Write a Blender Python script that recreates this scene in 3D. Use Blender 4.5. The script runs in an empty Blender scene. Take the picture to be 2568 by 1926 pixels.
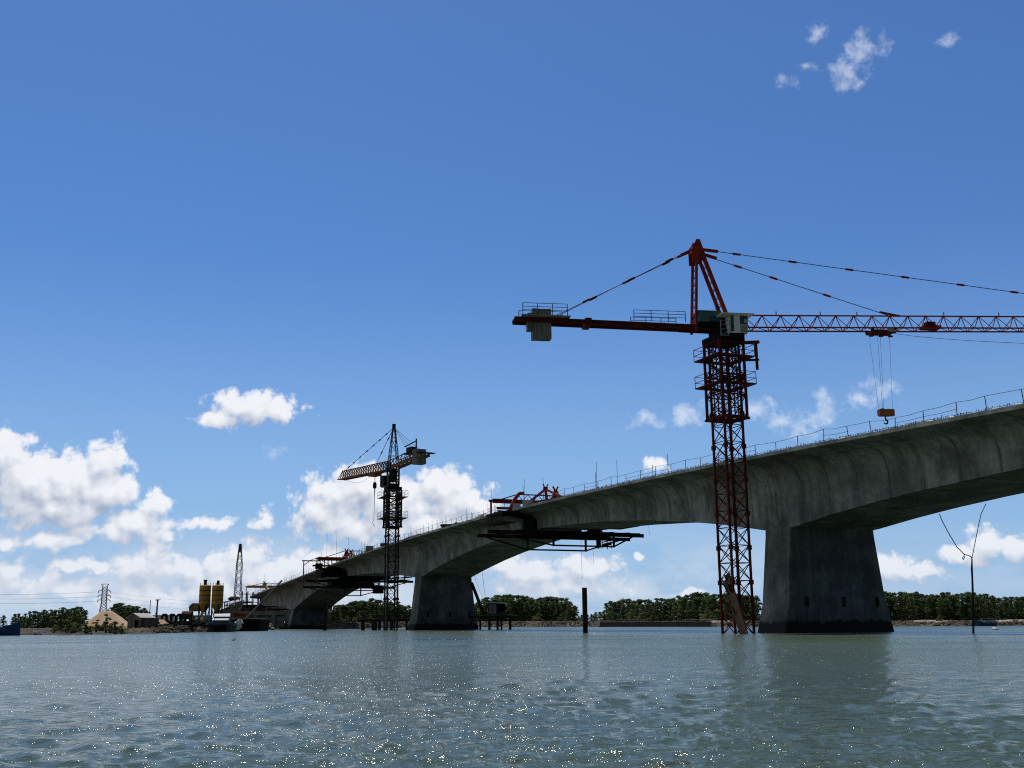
import bpy, bmesh, math, random
import numpy as np
from mathutils import Vector, Matrix
random.seed(7)
RNG = np.random.default_rng(11)
R_ = math.radians
SC = bpy.context.scene
COL = SC.collection

# ------------------------------------------------------------------ camera
FPX, CXP, CYP, EYE = 2700.0, 1284.0, 963.0, 1.3
PITCH = math.atan((1564 - CYP) / FPX)
ROLL = 0.0075
_F = np.array([0, math.cos(PITCH), math.sin(PITCH)])
_R0 = np.array([1.0, 0, 0])
_U0 = np.array([0, -math.sin(PITCH), math.cos(PITCH)])
_U = _U0 * math.cos(ROLL) + _R0 * math.sin(ROLL)
_R = _R0 * math.cos(ROLL) - _U0 * math.sin(ROLL)
_C = np.array([0, 0, EYE])
cam_d = bpy.data.cameras.new('camera')
cam = bpy.data.objects.new('camera', cam_d)
COL.objects.link(cam)
SC.camera = cam
cam_d.sensor_width = 36.0
cam_d.lens = 36.0 * FPX / 2568.0
cam_d.clip_start = 0.1
cam_d.clip_end = 30000.0
M = Matrix.Identity(4)
for i in range(3):
    M[i][0], M[i][1], M[i][2], M[i][3] = _R[i], _U[i], -_F[i], _C[i]
cam.matrix_world = M


def ray(x, y):
    return _F + _R * (x - CXP) / FPX - _U * (y - CYP) / FPX


def at(x, y, Y):                       # a surveyed point at ground distance Y
    r = ray(x, y)
    return _C + r * (Y / r[1])


# ------------------------------------------------------------------ exposure
SC.view_settings.view_transform = 'Standard'
SC.view_settings.look = 'None'
SC.view_settings.exposure = 0.0
SC.view_settings.gamma = 1.0
SC.view_settings.use_curve_mapping = False
SC.render.engine = 'CYCLES'
SC.cycles.max_bounces = 6
SC.cycles.diffuse_bounces = 3
SC.cycles.glossy_bounces = 3
SC.cycles.transparent_max_bounces = 8
SC.cycles.sample_clamp_indirect = 4.0
SC.cycles.use_denoising = False
SC.cycles.filter_width = 1.1

# ------------------------------------------------------------------ sun
SUN_EL, SUN_AZ = 65.0, -22.0            # azimuth clockwise from straight ahead (+Y)
sd = np.array([math.sin(R_(SUN_AZ)) * math.cos(R_(SUN_EL)), math.cos(R_(SUN_AZ)) * math.cos(R_(SUN_EL)), math.sin(R_(SUN_EL))])
sl = bpy.data.lights.new('sun', 'SUN')
sl.energy = 3.0
sl.angle = R_(0.53)
sl.color = (1.0, 0.955, 0.89)
sun = bpy.data.objects.new('sun', sl)
COL.objects.link(sun)
sun.rotation_euler = Vector(sd).to_track_quat('Z', 'Y').to_euler()
sun.location = (0, 0, 400)


# ------------------------------------------------------------------ node helper
class G:
    def __init__(s, tree):
        s.t = tree

    def n(s, typ, ins=(), out=0, **kw):
        nd = s.t.nodes.new(typ)
        for k, v in kw.items():
            setattr(nd, k, v)
        it = ins.items() if isinstance(ins, dict) else enumerate(ins)
        for k, v in it:
            if v is None:
                continue
            if isinstance(v, bpy.types.NodeSocket):
                s.t.links.new(v, nd.inputs[k])
            else:
                nd.inputs[k].default_value = v
        return nd.outputs[out] if out is not None else nd

    def m(s, op, a, b=None, c=None, clamp=False):
        return s.n('ShaderNodeMath', [a, b, c], operation=op, use_clamp=clamp)

    def v(s, op, a, b=None, out=0):
        return s.n('ShaderNodeVectorMath', [a, b], out=out, operation=op)

    def noise(s, vec, scale, detail=4, rough=0.55, dist=0.0, out=0, **kw):
        return s.n('ShaderNodeTexNoise', {'Vector': vec, 'Scale': scale, 'Detail': detail, 'Roughness': rough, 'Distortion': dist}, out=out, **kw)

    def sstep(s, x, lo, hi, a=0.0, b=1.0):
        return s.n('ShaderNodeMapRange', [x, lo, hi, a, b], interpolation_type='SMOOTHSTEP')

    def lin(s, x, lo, hi, a=0.0, b=1.0):
        return s.n('ShaderNodeMapRange', [x, lo, hi, a, b])

    def mix(s, f, a, b, mode='MIX'):
        nd = s.t.nodes.new('ShaderNodeMix')
        nd.data_type = 'RGBA'
        nd.blend_type = mode
        for sock, val in ((nd.inputs[0], f), (nd.inputs[6], a), (nd.inputs[7], b)):
            if isinstance(val, bpy.types.NodeSocket):
                s.t.links.new(val, sock)
            else:
                sock.default_value = val if not isinstance(val, tuple) or len(val) == 4 else (*val, 1)
        return nd.outputs[2]

    def xyz(s, x, y, z=0.0):
        return s.n('ShaderNodeCombineXYZ', [x, y, z])


# ------------------------------------------------------------------ sky: Nishita plus cumulus (degrees of azimuth, elevation)
CUM = [(-25.68, 8.06, 2.05, 1.69), (-24.35, 6.9, 3.55, 1.91), (-22.47, 6.87, 3.28, 1.78), (-23.01, 5.73, 4.1, 1.31), (-20.79, 7.97, 1.26, 1.42), (-20.84, 6.59, 1.78, 1.64), (-18.6, 5.86, 1.15, 0.98), (-19.09, 4.93, 2.05, 1.23), (-20.37, 4.51, 2.73, 0.82), (-22.67, 4.1, 2.46, 0.49), (-17.97, 4.6, 0.68, 0.68), (-13.95, 11.03, 2.32, 1.09), (-12.51, 10.89, 1.64, 0.87), (-15.33, 10.43, 1.69, 0.6), (-9.49, 6.99, 1.69, 1.15), (-9.94, 5.9, 2.19, 1.37), (-7.8, 7.13, 2.46, 1.5), (-6.33, 6.29, 3.0, 1.69), (-3.64, 7.15, 2.05, 1.37), (-3.03, 6.29, 2.46, 1.37), (-5.1, 5.2, 5.46, 1.09), (-8.96, 4.95, 3.0, 1.04), (-1.67, 6.17, 1.09, 0.96), (-15.41, 5.11, 1.15, 0.49), (-16.54, 5.14, 0.6, 0.38), (-12.89, 5.62, 0.66, 0.71), (-12.94, 5.15, 0.98, 0.44), (-22.17, 2.95, 1.37, 0.44), (-21.01, 2.92, 1.04, 0.55), (-25.02, 3.96, 0.98, 0.44), (-18.13, 3.57, 0.98, 0.82), (-18.95, 2.76, 1.91, 0.96), (-24.82, 2.81, 1.23, 0.82), (-23.95, 2.01, 2.46, 0.82), (-21.87, 1.74, 1.91, 0.68), (-16.29, 2.67, 3.0, 0.87), (-13.61, 3.5, 1.37, 1.04), (-13.1, 2.45, 3.82, 1.23), (-9.85, 2.81, 3.82, 1.37), (-18.21, 1.41, 3.28, 0.82), (-15.57, 1.64, 5.46, 0.87), (-10.97, 1.4, 4.1, 0.82), (0.99, 2.65, 3.0, 0.98), (3.67, 2.86, 1.91, 0.82), (2.2, 1.81, 4.37, 0.6), (5.0, 2.92, 0.93, 0.6), (-0.7, 3.02, 1.64, 0.82), (6.48, 3.36, 0.33, 0.25), (7.59, 7.98, 0.82, 0.6), (23.63, 3.65, 1.42, 0.82), (22.76, 3.17, 1.64, 0.66), (24.83, 3.43, 1.09, 0.82), (19.2, 2.6, 1.37, 0.76), (20.47, 2.34, 1.64, 0.6), (8.89, 1.38, 1.09, 0.33)]
WISP = [(20.1, 28.3, 1.45, 0.95), (19.4, 27.7, 1.1, 1.0), (18.85, 27.0, 1.05, 1.1), (17.51, 29.35, 0.8, 0.55), (15.6, 27.35, 0.75, 0.4), (17.0, 27.9, 0.7, 0.35), (23.93, 27.74, 0.85, 0.6), (9.16, 10.66, 1.69, 0.82), (7.31, 10.55, 1.09, 0.55), (13.16, 10.87, 1.2, 0.93), (16.57, 10.92, 1.09, 0.87), (15.83, 10.18, 1.26, 0.93), (15.43, 9.49, 1.09, 0.71), (18.33, 11.32, 1.09, 0.71), (19.36, 11.47, 0.98, 0.71), (-12.52, 8.85, 0.55, 0.44), (14.3, 10.14, 0.82, 0.82)]


def blob_group(name, blobs, warp, scale, namp, bamp, bias, detail):
    t = bpy.data.node_groups.new(name, 'ShaderNodeTree')
    t.interface.new_socket('P', in_out='INPUT', socket_type='NodeSocketVector')
    t.interface.new_socket('Field', in_out='OUTPUT', socket_type='NodeSocketFloat')
    t.interface.new_socket('Bill', in_out='OUTPUT', socket_type='NodeSocketFloat')
    g = G(t)
    p = g.n('NodeGroupInput')
    nv = g.v('SUBTRACT', g.noise(p, 0.45, 2, 0.5, out=1), (0.5, 0.5, 0.5))
    pw = g.v('ADD', p, g.v('MULTIPLY', nv, (warp, warp * 0.8, 0)))
    e = None
    for (a, b, rx, ry) in blobs:
        d = g.v('LENGTH', g.v('MULTIPLY', g.v('SUBTRACT', pw, (a, b, 0)), (1 / rx, 1 / ry, 0)), out=1)
        k = min(1.0, 0.45 + 0.3 * min(rx, ry))
        d = g.m('MULTIPLY', g.m('SUBTRACT', 1.0, d), k)
        e = d if e is None else g.m('SMOOTH_MAX', e, d, 0.12)
    if e is None:
        e = -9.0
    fb = g.m('SUBTRACT', g.noise(p, scale, detail, 0.6), 0.5)
    pv = g.v('ADD', p, g.v('MULTIPLY', nv, (0.8, 0.8, 0)))
    vo = g.n('ShaderNodeTexVoronoi', {'Vector': pv, 'Scale': 1.05, 'Detail': min(3.0, detail / 2), 'Roughness': 0.55}, feature='F1', voronoi_dimensions='2D')
    bl = g.m('SUBTRACT', 0.45, vo)
    f = g.m('ADD', g.m('ADD', g.m('ADD', e, bias), g.m('MULTIPLY', fb, namp)), g.m('MULTIPLY', bl, bamp))
    o = t.nodes.new('NodeGroupOutput')
    t.links.new(f, o.inputs[0])
    t.links.new(g.m('ADD', g.m('MULTIPLY', bl, 0.6), fb), o.inputs[1])
    return t


W = bpy.data.worlds.new('World')
SC.world = W
W.use_nodes = True
W.cycles.sampling_method = 'MANUAL'
W.cycles.sample_map_resolution = 512
W.node_tree.nodes.clear()
g = G(W.node_tree)
sky = g.n('ShaderNodeTexSky', sky_type='NISHITA', sun_disc=False, sun_elevation=R_(SUN_EL), sun_rotation=R_(SUN_AZ), altitude=0.0, air_density=1.0, dust_density=0.35, ozone_density=3.0)
gen = g.n('ShaderNodeTexCoord', out=None).outputs['Generated']
sep = g.n('ShaderNodeSeparateXYZ', [g.v('NORMALIZE', gen)], out=None)
az = g.m('MULTIPLY', g.m('ARCTAN2', sep.outputs[0], sep.outputs[1]), 180 / math.pi)
el = g.m('MULTIPLY', g.m('ARCSINE', sep.outputs[2]), 180 / math.pi)
P = g.xyz(az, el, 0.0)
BG = 0.1
inv = 1.0 / BG
skyc = g.mix(1.0, sky, (0.44, 0.68, 0.98), 'MULTIPLY')
skyc = g.mix(g.m('MULTIPLY', g.sstep(el, 20.0, 0.0), 0.75), skyc, (0.33 * inv, 0.52 * inv, 0.80 * inv))


# the part of the sky outside the picture: pale patch added at left, dimmed behind, to shape the light on the concrete
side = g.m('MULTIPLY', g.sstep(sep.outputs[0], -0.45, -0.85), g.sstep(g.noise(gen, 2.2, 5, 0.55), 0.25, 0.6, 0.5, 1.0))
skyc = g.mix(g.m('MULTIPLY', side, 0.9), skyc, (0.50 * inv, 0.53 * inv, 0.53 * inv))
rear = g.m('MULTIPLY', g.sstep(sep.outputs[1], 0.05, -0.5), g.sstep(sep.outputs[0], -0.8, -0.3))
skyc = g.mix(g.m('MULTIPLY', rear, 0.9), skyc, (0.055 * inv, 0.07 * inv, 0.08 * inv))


def grp(tree, vec):
    nd = W.node_tree.nodes.new('ShaderNodeGroup')
    nd.node_tree = tree
    W.node_tree.links.new(vec, nd.inputs[0])
    return nd.outputs


def reach(blobs, a0, a1, e0, e1, f=2.0, pad=1.3):
    return [b for b in blobs if b[0] + b[2] * f + pad > a0 and b[0] - b[2] * f - pad < a1 and b[1] + b[3] * f + pad > e0 and b[1] - b[3] * f - pad < e1]


def backg(col):
    return g.n('ShaderNodeBackground', {'Color': col, 'Strength': BG})


def with_wisps(col, blobs, dens_k=0.62):
    w0 = grp(blob_group('wisps', blobs, 1.3, 1.25, 2.3, 0.1, 0.0, 9), P)
    wd = g.m('MULTIPLY', g.sstep(w0[0], -0.02, 0.9), dens_k)
    return g.mix(wd, col, (0.78 * inv, 0.85 * inv, 0.95 * inv))


def cloud_cell(a0, a1):
    bl = reach(CUM, a0, a1, 0, 14)
    wl = reach(WISP, a0, a1, 0, 14)
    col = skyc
    veil = g.m('MULTIPLY', g.sstep(el, 6.0, 1.5), g.sstep(g.noise(g.v('MULTIPLY', P, (0.5, 1.3, 1)), 0.35, 7, 0.6), 0.30, 0.62))
    veil = g.m('MULTIPLY', veil, g.sstep(az, 20.0, 2.0, 0.35, 0.95))
    col = g.mix(veil, col, (0.60 * inv, 0.69 * inv, 0.82 * inv))
    if wl:
        col = with_wisps(col, wl)
    if bl:
        c0 = grp(blob_group('cumulus', bl, 0.9, 0.55, 0.85, 0.5, CBIAS, 9), P)
        c1 = grp(blob_group('cumulus_up', bl, 0.9, 0.55, 0.85, 0.5, CBIAS, 4), g.v('ADD', P, (0.18, 0.5, 0)))
        dens = g.sstep(c0[0], -0.02, 0.40)
        c2 = grp(blob_group('cumulus_far_up', bl, 0.9, 0.55, 0.5, 0.25, CBIAS, 2), g.v('ADD', P, (0.1, 0.9, 0)))
        c3 = grp(blob_group('cumulus_soft', bl, 0.9, 0.55, 0.5, 0.25, CBIAS, 2), P)
        lit = g.m('ADD', 0.66, g.m('MULTIPLY', g.m('SUBTRACT', c0[0], c1[0]), 0.42), clamp=True)
        lit = g.m('ADD', lit, g.m('MULTIPLY', g.m('SUBTRACT', c3[0], c2[0]), 0.75), clamp=True)
        lit = g.m('ADD', lit, g.m('MULTIPLY', c0[1], 0.1), clamp=True)
        ccol = g.mix(lit, (0.36 * inv, 0.43 * inv, 0.57 * inv), (0.88 * inv, 0.90 * inv, 0.95 * inv))
        ccol = g.mix(g.sstep(el, 6.0, 0.0, 0.0, 0.45), ccol, (0.56 * inv, 0.66 * inv, 0.80 * inv))
        col = g.mix(dens, col, ccol)
    return backg(col)


CBIAS = 0.20


def pick(f, a, b):
    return g.n('ShaderNodeMixShader', [f, a, b])


edges = [-40, -18, -12, -6, 1.5, 7, 40]
low = cloud_cell(edges[0], edges[1])
for i in range(1, len(edges) - 1):
    low = pick(g.m('GREATER_THAN', az, edges[i]), low, cloud_cell(edges[i], edges[i + 1]))
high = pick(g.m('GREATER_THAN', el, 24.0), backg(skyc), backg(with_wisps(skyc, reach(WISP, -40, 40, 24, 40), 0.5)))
inlow = g.m('MULTIPLY', g.m('MULTIPLY', g.m('LESS_THAN', el, 14.0), g.m('GREATER_THAN', el, -1.5)), g.m('LESS_THAN', g.m('ABSOLUTE', az), 40.0))
wo = W.node_tree.nodes.new('ShaderNodeOutputWorld')
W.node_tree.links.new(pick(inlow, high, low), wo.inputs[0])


# ------------------------------------------------------------------ mesh and object helpers
class MB:
    """collects shapes into one mesh (coordinates local to the thing it belongs to)"""

    def __init__(s):
        s.v, s.f = [], []

    def add(s, vs, fs):
        o = len(s.v)
        s.v += [tuple(map(float, p)) for p in vs]
        s.f += [tuple(i + o for i in f) for f in fs]
        return s

    def box(s, c, d, rz=0.0):
        x, y, z = d[0] / 2, d[1] / 2, d[2] / 2
        cr, sr = math.cos(rz), math.sin(rz)
        vs = []
        for sx, sy, sz in ((-1, -1, -1), (1, -1, -1), (1, 1, -1), (-1, 1, -1), (-1, -1, 1), (1, -1, 1), (1, 1, 1), (-1, 1, 1)):
            vs.append((c[0] + sx * x * cr - sy * y * sr, c[1] + sx * x * sr + sy * y * cr, c[2] + sz * z))
        return s.add(vs, [(0, 3, 2, 1), (4, 5, 6, 7), (0, 1, 5, 4), (1, 2, 6, 5), (2, 3, 7, 6), (3, 0, 4, 7)])

    def beam(s, p, q, w, h=None, up=(0, 0, 1)):
        h = h or w
        p, q = Vector(p), Vector(q)
        a = (q - p).normalized()
        u = Vector(up)
        if abs(a.dot(u)) > 0.97:
            u = Vector((0, 1, 0)) if abs(a.y) < 0.9 else Vector((1, 0, 0))
        b = a.cross(u).normalized()
        c = b.cross(a)
        vs = []
        for e in (p, q):
            for i, j in ((-1, -1), (1, -1), (1, 1), (-1, 1)):
                vs.append(e + b * (w / 2 * i) + c * (h / 2 * j))
        return s.add(vs, [(0, 1, 2, 3), (7, 6, 5, 4), (0, 4, 5, 1), (1, 5, 6, 2), (2, 6, 7, 3), (3, 7, 4, 0)])

    def ibeam(s, p, q, w, h, t=0.03, up=(0, 0, 1)):
        p, q = Vector(p), Vector(q)
        a = (q - p).normalized()
        u = Vector(up)
        b = a.cross(u).normalized()
        c = b.cross(a)
        s.beam(p + c * (h / 2 - t / 2), q + c * (h / 2 - t / 2), w, t, up)
        s.beam(p - c * (h / 2 - t / 2), q - c * (h / 2 - t / 2), w, t, up)
        return s.beam(p, q, t, h - 2 * t, up)

    def tube(s, pts, r, n=6, cap=True):
        pts = [Vector(p) for p in pts]
        rs = r if isinstance(r, (list, tuple)) else [r] * len(pts)
        rings = []
        for i, p in enumerate(pts):
            a = (pts[min(i + 1, len(pts) - 1)] - pts[max(i - 1, 0)]).normalized()
            u = Vector((0, 0, 1)) if abs(a.z) < 0.9 else Vector((1, 0, 0))
            b = a.cross(u).normalized()
            c = b.cross(a)
            rings.append([p + (b * math.cos(k * 2 * math.pi / n) + c * math.sin(k * 2 * math.pi / n)) * rs[i] for k in range(n)])
        return s.loft(rings, cap)

    def loft(s, rings, cap=True, closed=True):
        n = len(rings[0])
        vs = [p for r in rings for p in r]
        fs = []
        for i in range(len(rings) - 1):
            for k in range(n if closed else n - 1):
                k2 = (k + 1) % n
                fs.append((i * n + k, i * n + k2, (i + 1) * n + k2, (i + 1) * n + k))
        if cap:
            fs.append(tuple(reversed(range(n))))
            fs.append(tuple(range((len(rings) - 1) * n, len(rings) * n)))
        return s.add(vs, fs)

    def lathe(s, c, prof, n=16):
        rings = [[(c[0] + r * math.cos(2 * math.pi * k / n), c[1] + r * math.sin(2 * math.pi * k / n), c[2] + z) for k in range(n)] for r, z in prof]
        return s.loft(rings)

    def prism(s, poly, d):
        """poly: list of 3-D points, d: extrusion vector"""
        d = Vector(d)
        a = [Vector(p) for p in poly]
        return s.loft([a, [p + d for p in a]])

    def lump(s, c, r, n=8, seed=0, k=0.25):
        rr = random.Random(seed)
        rings = []
        for i in range(1, 5):
            ph = math.pi * i / 5
            rings.append([(c[0] + r[0] * math.sin(ph) * math.cos(2 * math.pi * j / n) * (1 + rr.uniform(-k, k)), c[1] + r[1] * math.sin(ph) * math.sin(2 * math.pi * j / n) * (1 + rr.uniform(-k, k)), c[2] - r[2] * math.cos(ph) * (1 + rr.uniform(-k, k) * 0.5)) for j in range(n)])
        return s.loft(rings)


def mesh(name, mb, mt):
    me = bpy.data.meshes.new(name)
    me.from_pydata(mb.v, [], mb.f)
    bm = bmesh.new()
    bm.from_mesh(me)
    bmesh.ops.recalc_face_normals(bm, faces=bm.faces)
    bm.to_mesh(me)
    bm.free()
    me.materials.append(mt)
    return me


def link(name, data, parent=None, loc=(0, 0, 0), rz=0.0):
    o = bpy.data.objects.new(name, data)
    COL.objects.link(o)
    o.parent = parent
    o.location = loc
    o.rotation_euler = (0, 0, rz)
    return o


def tag(o, label=None, cat=None, group=None, kind=None):
    for k, v in (('label', label), ('category', cat), ('group', group), ('kind', kind)):
        if v:
            o[k] = v
    return o


def thing(name, label, cat, loc=(0, 0, 0), rz=0.0, group=None):
    return tag(link(name, None, None, loc, rz), label, cat, group)


def part(name, mb, mt, parent, label=None, smooth=False):
    o = link(name, mesh(name, mb, mt), parent)
    if label:
        o['label'] = label
    if smooth:
        for p in o.data.polygons:
            p.use_smooth = True
    return o


def single(name, mb, mt, label, cat, loc=(0, 0, 0), rz=0.0, group=None, smooth=False):
    o = tag(link(name, mesh(name, mb, mt), None, loc, rz), label, cat, group)
    if smooth:
        for p in o.data.polygons:
            p.use_smooth = True
    return o


def copy_tree(o, parent=None):
    c = o.copy()
    COL.objects.link(c)
    c.parent = parent
    for ch in list(o.children):
        copy_tree(ch, c)
    return c


def local(root, P):
    """world point -> coordinates local to a thing (location + turn about z)"""
    d = Vector(P) - Vector(root.location)
    a = root.rotation_euler[2]
    return Vector((d.x * math.cos(a) + d.y * math.sin(a), -d.x * math.sin(a) + d.y * math.cos(a), d.z))


# ------------------------------------------------------------------ materials
def material(name, c1, c2=None, rough=0.8, metal=0.0, scale=0.8, stretch=(1, 1, 1), contrast=(0.35, 0.65), bump=0.0, bscale=6.0, c3=None, c3scale=0.25, c3at=(0.55, 0.72), c3stretch=(1, 1, 1), spec=0.4):
    mt = bpy.data.materials.new(name)
    mt.use_nodes = True
    t = mt.node_tree
    g = G(t)
    b = t.nodes['Principled BSDF']
    co = g.n('ShaderNodeTexCoord', out=None).outputs['Object']
    c2 = c2 or tuple(x * 0.7 for x in c1)
    f = g.sstep(g.noise(g.v('MULTIPLY', co, stretch), scale, 7, 0.62), *contrast)
    col = g.mix(f, c2, c1)
    if c3:
        f3 = g.sstep(g.noise(g.v('ADD', g.v('MULTIPLY', co, c3stretch), (31, 7, 3)), c3scale, 6, 0.65), *c3at)
        col = g.mix(f3, col, c3)
    t.links.new(col, b.inputs['Base Color'])
    b.inputs['Roughness'].default_value = rough
    b.inputs['Metallic'].default_value = metal
    b.inputs['Specular IOR Level'].default_value = spec
    if bump:
        bn = g.n('ShaderNodeBump', {'Strength': bump, 'Distance': 0.1, 'Height': g.noise(co, bscale, 5, 0.6)})
        t.links.new(bn, b.inputs['Normal'])
    return mt


RED = material('red_paint', (0.36, 0.030, 0.014), (0.20, 0.020, 0.012), 0.65, 0.0, 1.3, c3=(0.13, 0.035, 0.02), c3scale=0.9, spec=0.12)
RED_DARK = material('shaded_red_paint', (0.135, 0.021, 0.013), (0.065, 0.014, 0.010), 0.75, 0.0, 1.5, c3=(0.07, 0.03, 0.02), c3scale=0.8, spec=0.1)  # backlit shade of the crane is put into this darker red, besides rust
ORANGE = material('orange_red_paint', (0.52, 0.09, 0.03), (0.34, 0.05, 0.02), 0.5, 0.0, 1.3, c3=(0.12, 0.04, 0.02), c3scale=1.1, spec=0.12)
YELLOW = material('yellow_paint', (0.56, 0.32, 0.035), (0.36, 0.20, 0.03), 0.6, 0.0, 0.9, c3=(0.12, 0.07, 0.03), c3scale=0.8)
RUST = material('rusty_steel', (0.30, 0.125, 0.055), (0.12, 0.05, 0.026), 0.85, 0.0, 1.6, c3=(0.30, 0.17, 0.10), c3scale=1.3, spec=0.12)
STEEL = material('dark_steel', (0.040, 0.029, 0.025), (0.016, 0.013, 0.012), 0.8, 0.0, 1.2, c3=(0.085, 0.042, 0.027), c3scale=0.9, spec=0.15)
BLACKS = material('black_steel', (0.012, 0.011, 0.011), (0.006, 0.006, 0.006), 0.85, spec=0.08)
GALV = material('galvanised_steel', (0.34, 0.36, 0.38), (0.20, 0.22, 0.24), 0.5, 0.3, 1.5)
CABLE = material('steel_cable', (0.05, 0.05, 0.055), (0.03, 0.03, 0.03), 0.6)
REBAR = material('rebar', (0.14, 0.10, 0.08), (0.08, 0.055, 0.045), 0.8, 0.0, 2.0)
WHITE = material('white_paint', (0.74, 0.73, 0.68), (0.60, 0.59, 0.54), 0.6, 0.0, 1.0)
GREENBOX = material('green_sheet_metal', (0.075, 0.14, 0.125), (0.05, 0.10, 0.09), 0.6, 0.0, 0.9, c3=(0.12, 0.10, 0.07), c3scale=0.7)
GLASS = material('dark_window_glass', (0.03, 0.04, 0.05), (0.02, 0.03, 0.035), 0.12, 0.0, 1.0, spec=0.6)
CWT = material('weathered_concrete_block', (0.22, 0.21, 0.18), (0.11, 0.11, 0.10), 0.9, 0.0, 0.9, (1, 1, 0.35), bump=0.3)
WOOD = material('weathered_timber', (0.30, 0.24, 0.17), (0.14, 0.105, 0.075), 0.85, 0.0, 1.4, (1, 1, 2))
DARKWOOD = material('wet_timber', (0.045, 0.035, 0.027), (0.02, 0.016, 0.013), 0.85, 0.0, 1.4, spec=0.12)
TIN = material('pale_roof_sheet', (0.62, 0.60, 0.52), (0.42, 0.40, 0.33), 0.6, 0.0, 0.9, c3=(0.30, 0.18, 0.10), c3scale=0.5)
SAND = material('sand', (0.62, 0.44, 0.27), (0.50, 0.34, 0.20), 0.95, 0.0, 0.35, bump=0.4, bscale=3.0)
WALLBROWN = material('earth_plaster', (0.27, 0.21, 0.15), (0.15, 0.12, 0.09), 0.9, 0.0, 0.6, (1, 1, 0.5))
BLUE = material('blue_boat_paint', (0.02, 0.07, 0.19), (0.012, 0.045, 0.12), 0.5, 0.0, 0.8, spec=0.2)
NAVY = material('navy_boat_paint', (0.008, 0.012, 0.026), (0.004, 0.006, 0.012), 0.6, 0.0, 0.8, spec=0.12)
CYAN = material('pale_blue_paint', (0.22, 0.42, 0.52), (0.14, 0.30, 0.40), 0.5, 0.0, 0.8)
ROPE = material('rope', (0.05, 0.05, 0.05), (0.03, 0.03, 0.03), 0.9)


def concrete(name, base, dark, tide=None, joints=None):
    """grey concrete: vertical run stains, blotches, board lines; local z is up, local y runs along the bridge"""
    mt = bpy.data.materials.new(name)
    mt.use_nodes = True
    t = mt.node_tree
    g = G(t)
    b = t.nodes['Principled BSDF']
    co = g.n('ShaderNodeTexCoord', out=None).outputs['Object']
    sp = g.n('ShaderNodeSeparateXYZ', [co], out=None)
    blotch = g.sstep(g.noise(g.v('MULTIPLY', co, (1, 1, 0.8)), 0.30, 9, 0.68), 0.38, 0.62)
    streak = g.sstep(g.noise(g.v('MULTIPLY', co, (1.4, 1.4, 0.07)), 1.0, 6, 0.65), 0.42, 0.72)
    fine = g.noise(co, 2.6, 8, 0.7)
    col = g.mix(blotch, dark, base)
    col = g.mix(g.m('MULTIPLY', streak, 0.55), col, tuple(x * 0.42 for x in dark))
    big = g.sstep(g.noise(g.v('ADD', g.v('MULTIPLY', co, (0.5, 0.5, 0.9)), (40, 3, 9)), 0.16, 4, 0.6), 0.45, 0.68)
    col = g.mix(g.m('MULTIPLY', big, 0.45), col, tuple(x * 0.6 for x in dark))
    pale = g.sstep(g.noise(g.v('MULTIPLY', co, (0.9, 0.9, 0.18)), 0.8, 6, 0.7), 0.60, 0.78)
    col = g.mix(g.m('MULTIPLY', pale, 0.35), col, tuple(x * 1.35 for x in base))
    col = g.mix(g.m('MULTIPLY', g.sstep(fine, 0.35, 0.65), 0.25), col, tuple(x * 0.7 for x in dark))
    if joints:
        # joints between cast segments, with the run marks that leak from them
        w = g.m('ABSOLUTE', g.m('SUBTRACT', g.m('FRACT', g.m('DIVIDE', g.m('ADD', sp.outputs[1], g.m('MULTIPLY', fine, 0.12)), joints)), 0.5))
        line = g.sstep(w, 0.018, 0.006)
        patchy = g.sstep(g.noise(g.v('MULTIPLY', co, (0.3, 0.21, 0.3)), 1.0, 3), 0.32, 0.55)
        line = g.m('MULTIPLY', line, patchy)
        run = g.m('MULTIPLY', g.sstep(w, 0.16, 0.0), g.sstep(g.noise(g.v('MULTIPLY', co, (2.2, 2.2, 0.1)), 1.0, 4), 0.42, 0.62))
        col = g.mix(g.m('MULTIPLY', line, 0.8), col, tuple(x * 0.3 for x in dark))
        col = g.mix(g.m('MULTIPLY', g.m('MULTIPLY', run, patchy), 0.6), col, tuple(x * 0.42 for x in dark))
    if tide:
        tl = g.sstep(g.m('ADD', sp.outputs[2], g.m('MULTIPLY', g.m('SUBTRACT', g.noise(g.v('MULTIPLY', co, (1, 1, 0.4)), 1.1, 7, 0.65), 0.5), 1.3)), tide + 0.16, tide - 0.16)
        col = g.mix(tl, col, (0.011, 0.010, 0.008))
        damp = g.sstep(g.m('ADD', sp.outputs[2], g.m('MULTIPLY', g.noise(g.v('MULTIPLY', co, (1, 1, 0.3)), 0.7, 5), 1.2)), tide + 2.4, tide)
        col = g.mix(g.m('MULTIPLY', damp, 0.4), col, tuple(x * 0.45 for x in dark))
    t.links.new(col, b.inputs['Base Color'])
    b.inputs['Roughness'].default_value = 0.9
    b.inputs['Specular IOR Level'].default_value = 0.25
    bn = g.n('ShaderNodeBump', {'Strength': 0.25, 'Distance': 0.05, 'Height': g.noise(co, 3.0, 7, 0.65)})
    t.links.new(bn, b.inputs['Normal'])
    return mt


CONC = concrete('bridge_concrete', (0.32, 0.322, 0.297), (0.130, 0.135, 0.126), None, 3.9)
CONC_PIER = concrete('pier_concrete', (0.255, 0.26, 0.245), (0.10, 0.106, 0.104), 1.3)
CONC_EDGE = concrete('rough_concrete_edge', (0.58, 0.56, 0.50), (0.26, 0.25, 0.22))  # lighter than the girder: sunlight along the deck edge is put into the colour
CONC_SITE = concrete('site_concrete', (0.30, 0.28, 0.25), (0.16, 0.15, 0.135))


# ------------------------------------------------------------------ water
WL = 0.28          # tide level; heights elsewhere are from the survey datum


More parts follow.
